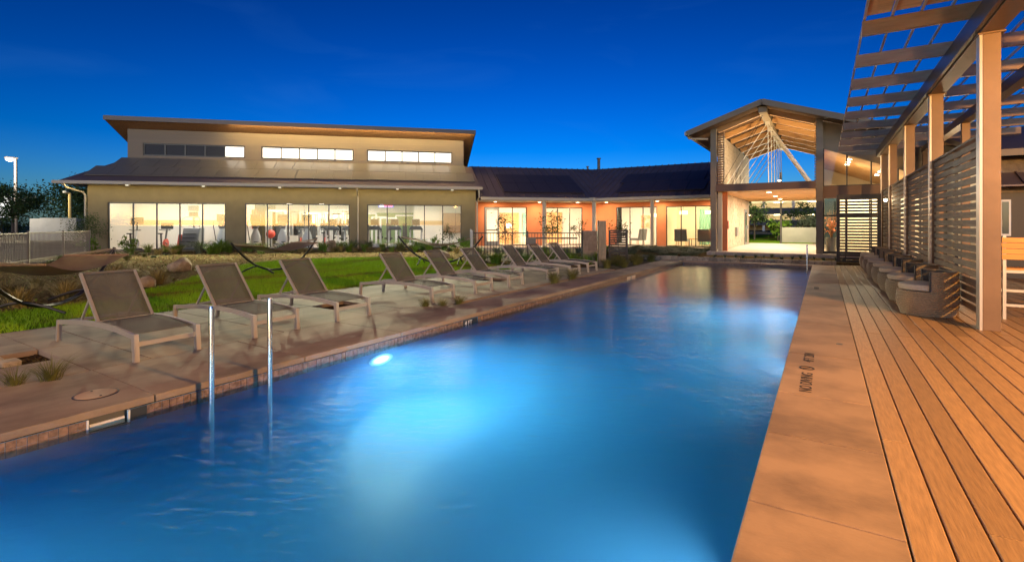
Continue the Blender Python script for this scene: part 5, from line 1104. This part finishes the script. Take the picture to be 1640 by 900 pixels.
bo_ = thing('yellow_pole', 'short yellow pole with bent tip above the concrete enclosure', 'pole', (-60.2, 17.5, 0)); k = MB(); k.tube([(0, 0, -.1), (0, .0, 4.3), (-.1, -.3, 4.4)], .13, 8); k.build('shaft', mat('yellow_paint', (.62, .42, .12), .6), bo_, True)
k = MB(); k.lathe([(0, 4.3), (.2, 4.34), (.2, 4.5), (0, 4.54)], -.1, -.3, 8); k.build('tip', m_trim, bo_)
for P, h, rad, n, lab, sd, m in (((-47, 6.6, -.1), 4.6, (2.6, 2.6, 1.8), 2600, 'dark tree beyond the fence at the frame edge', 31, m_leafM), ((-54, 12.2, -.1), 4.9, (2.0, 2.0, 1.7), 1500, 'thin dark tree before the street lamp', 32, m_leafM), ((-72, 24, -.1), 7.2, (6, 6, 3.4), 5200, 'broad dark tree behind the concrete enclosure', 33, m_leafD), ((-66, 26.5, -.1), 6.4, (4, 4, 3.0), 4200, 'dark tree at the gym corner behind the enclosure', 34, m_leafM), ((-84, 18, -.1), 6.4, (7, 7, 3.2), 4200, 'far dark tree behind the street lamp', 35, m_leafD)):
    tree(P, h, rad, int(n*2.2), .11 if n < 3000 else .16, m, lab, sd, .12, clumps=26, group='trees beyond the picket fence')
def car(P, rz, col, lab):
    t = thing('parked_car', lab, 'car', P, rz, 'cars parked beyond the fence'); m = mat('car_'+lab[:5], col, .3, coat=.5)
    k = MB(); k.hexa([(-2.1, -.85, .3), (2.1, -.85, .3), (2.1, .85, .3), (-2.1, .85, .3), (-2.05, -.82, .85), (2.0, -.82, .8), (2.0, .82, .8), (-2.05, .82, .85)]); k.build('body', m, t, bevel=.12)
    k = MB(); k.hexa([(-1.7, -.78, .84), (1.1, -.78, .82), (1.1, .78, .82), (-1.7, .78, .84), (-1.2, -.62, 1.42), (.35, -.62, 1.42), (.35, .62, 1.42), (-1.2, .62, 1.42)]); k.build('cabin', mat('car_glass', (.03, .035, .04), .08), t, bevel=.06)
    for x in (-1.3, 1.3):
        for y in (-.8, .8): k = MB(); k.tube([(x, y-.1, .32), (x, y+.1, .32)], .32, 16); w_ = k.build('wheel', m_black, t); k = MB(); k.tube([(x, y-.105, .32), (x, y+.105, .32)], .18, 12); k.build('rim', m_steel, w_)
    for y in (-.6, .6): k = MB(); k.box(2.0, y-.18, .6, 2.07, y+.18, .74); k.build('headlight', m_white, t)
car((-57.5, 9.3, -.05), R(100), (.7, .7, .7), 'white parked car beyond the fence under the thin tree'); car((-63, 11.2, -.05), R(100), (.55, .56, .58), 'silver parked car behind the white one beyond the fence')
# ------------------------------------------------------------------ beyond the breezeway
ga = thing('parking_garage', 'distant open parking garage with lit decks seen through the breezeway', 'building', (0, 128, 0))
for z0, z1 in ((1.3, 2.5), (3.8, 5.2), (6.9, 8.1)): k = MB(); k.box(-34, 0, z0, 14, .4, z1); k.build('deck_band', mat('garage_band', (.10, .085, .08), .8), ga)
for z in (1.3, 3.8, 6.9): k = MB(); k.box(-34, .4, z, 14, 17, z+.25); k.build('floor_deck', m_inceil, ga)
k = MB(); k.box(-34, 17, -.1, 14, 17.3, 8.1); k.build('rear_wall', m_cream, ga)
for x in range(-30, 14, 6): k = MB(); k.box(x, .41, -.1, x+.5, .9, 8.0); k.build('pillar', m_cream, ga)
for z in (3.7, 6.7):
    for x in range(-31, 14, 7): k = MB(); k.box(x, 6, z-.02, x+1.8, 6.5, z+.08); k.build('strip_lamp', mat('garage_lamp', (1, .9, .6), .5, emit=(1, .85, .5), es=260), ga)
k = MB(); k.lathe([(0, -.3), (.3, 0), (0, .3)], 0, 0, 12); k.build('blue_beacon', mat('blue_lamp', (.2, .3, 1), .4, emit=(.2, .3, 1), es=40), ga, loc=(-1.0, -.5, 6.0))
gl_ = MB(); gl_.slab([(-22, 36, .0), (8, 36, .0), (8, 60, .3), (-22, 60, .3)], .3); struct(gl_.build('far_lawn', m_lawn))
for P, h, rad, n, ls, lab, sd, m in (((-4.9, 46, .1), 3.3, (1.2, 1.2, 1.1), 900, .12, 'young green tree beyond the breezeway, nearest its block wall', 41, m_leafM), ((-3.0, 44, .1), 1.9, (.9, .9, .9), 420, .14, 'bright leafed bush in the middle of the breezeway view', 42, m_leafG), ((-1.2, 56, .1), 3.4, (2.6, 2, 1.3), 1500, .13, 'dark green tree behind the bright bush', 43, m_leafM), ((-.9, 47, .1), 2.2, (1.2, 1.2, .9), 900, .09, 'silvery rounded shrub by the lobby edge of the breezeway', 44, m_leafS), ((-8.3, 52, .1), 2.6, (1.3, 1.2, 1.1), 800, .1, 'dark tree beyond the breezeway behind the block wall edge', 45, m_leafD)):
    tree(P, h, rad, n, ls, m, lab, sd, .07, clumps=18, group='trees beyond the breezeway')
k = MB(); k.box(-2.6, 41.0, 0, 3, 41.2, 1.15); o = k.build('low_wall', mat('pale_concrete'), None); tag(o, 'low pale wall beyond the breezeway by the silvery shrub', 'wall')
t = thing('mast', 'slim pale mast at the back of the breezeway', 'mast', (-2.25, 35.2, 0)); k = MB(); k.tube([(0, 0, -.1), (0, 0, 4.6)], .06, 10); k.build('shaft', m_grey, t)
point('breezeway_yard_light', (-3.0, 39, 4.6), 2600, (1, .88, .6), .2)
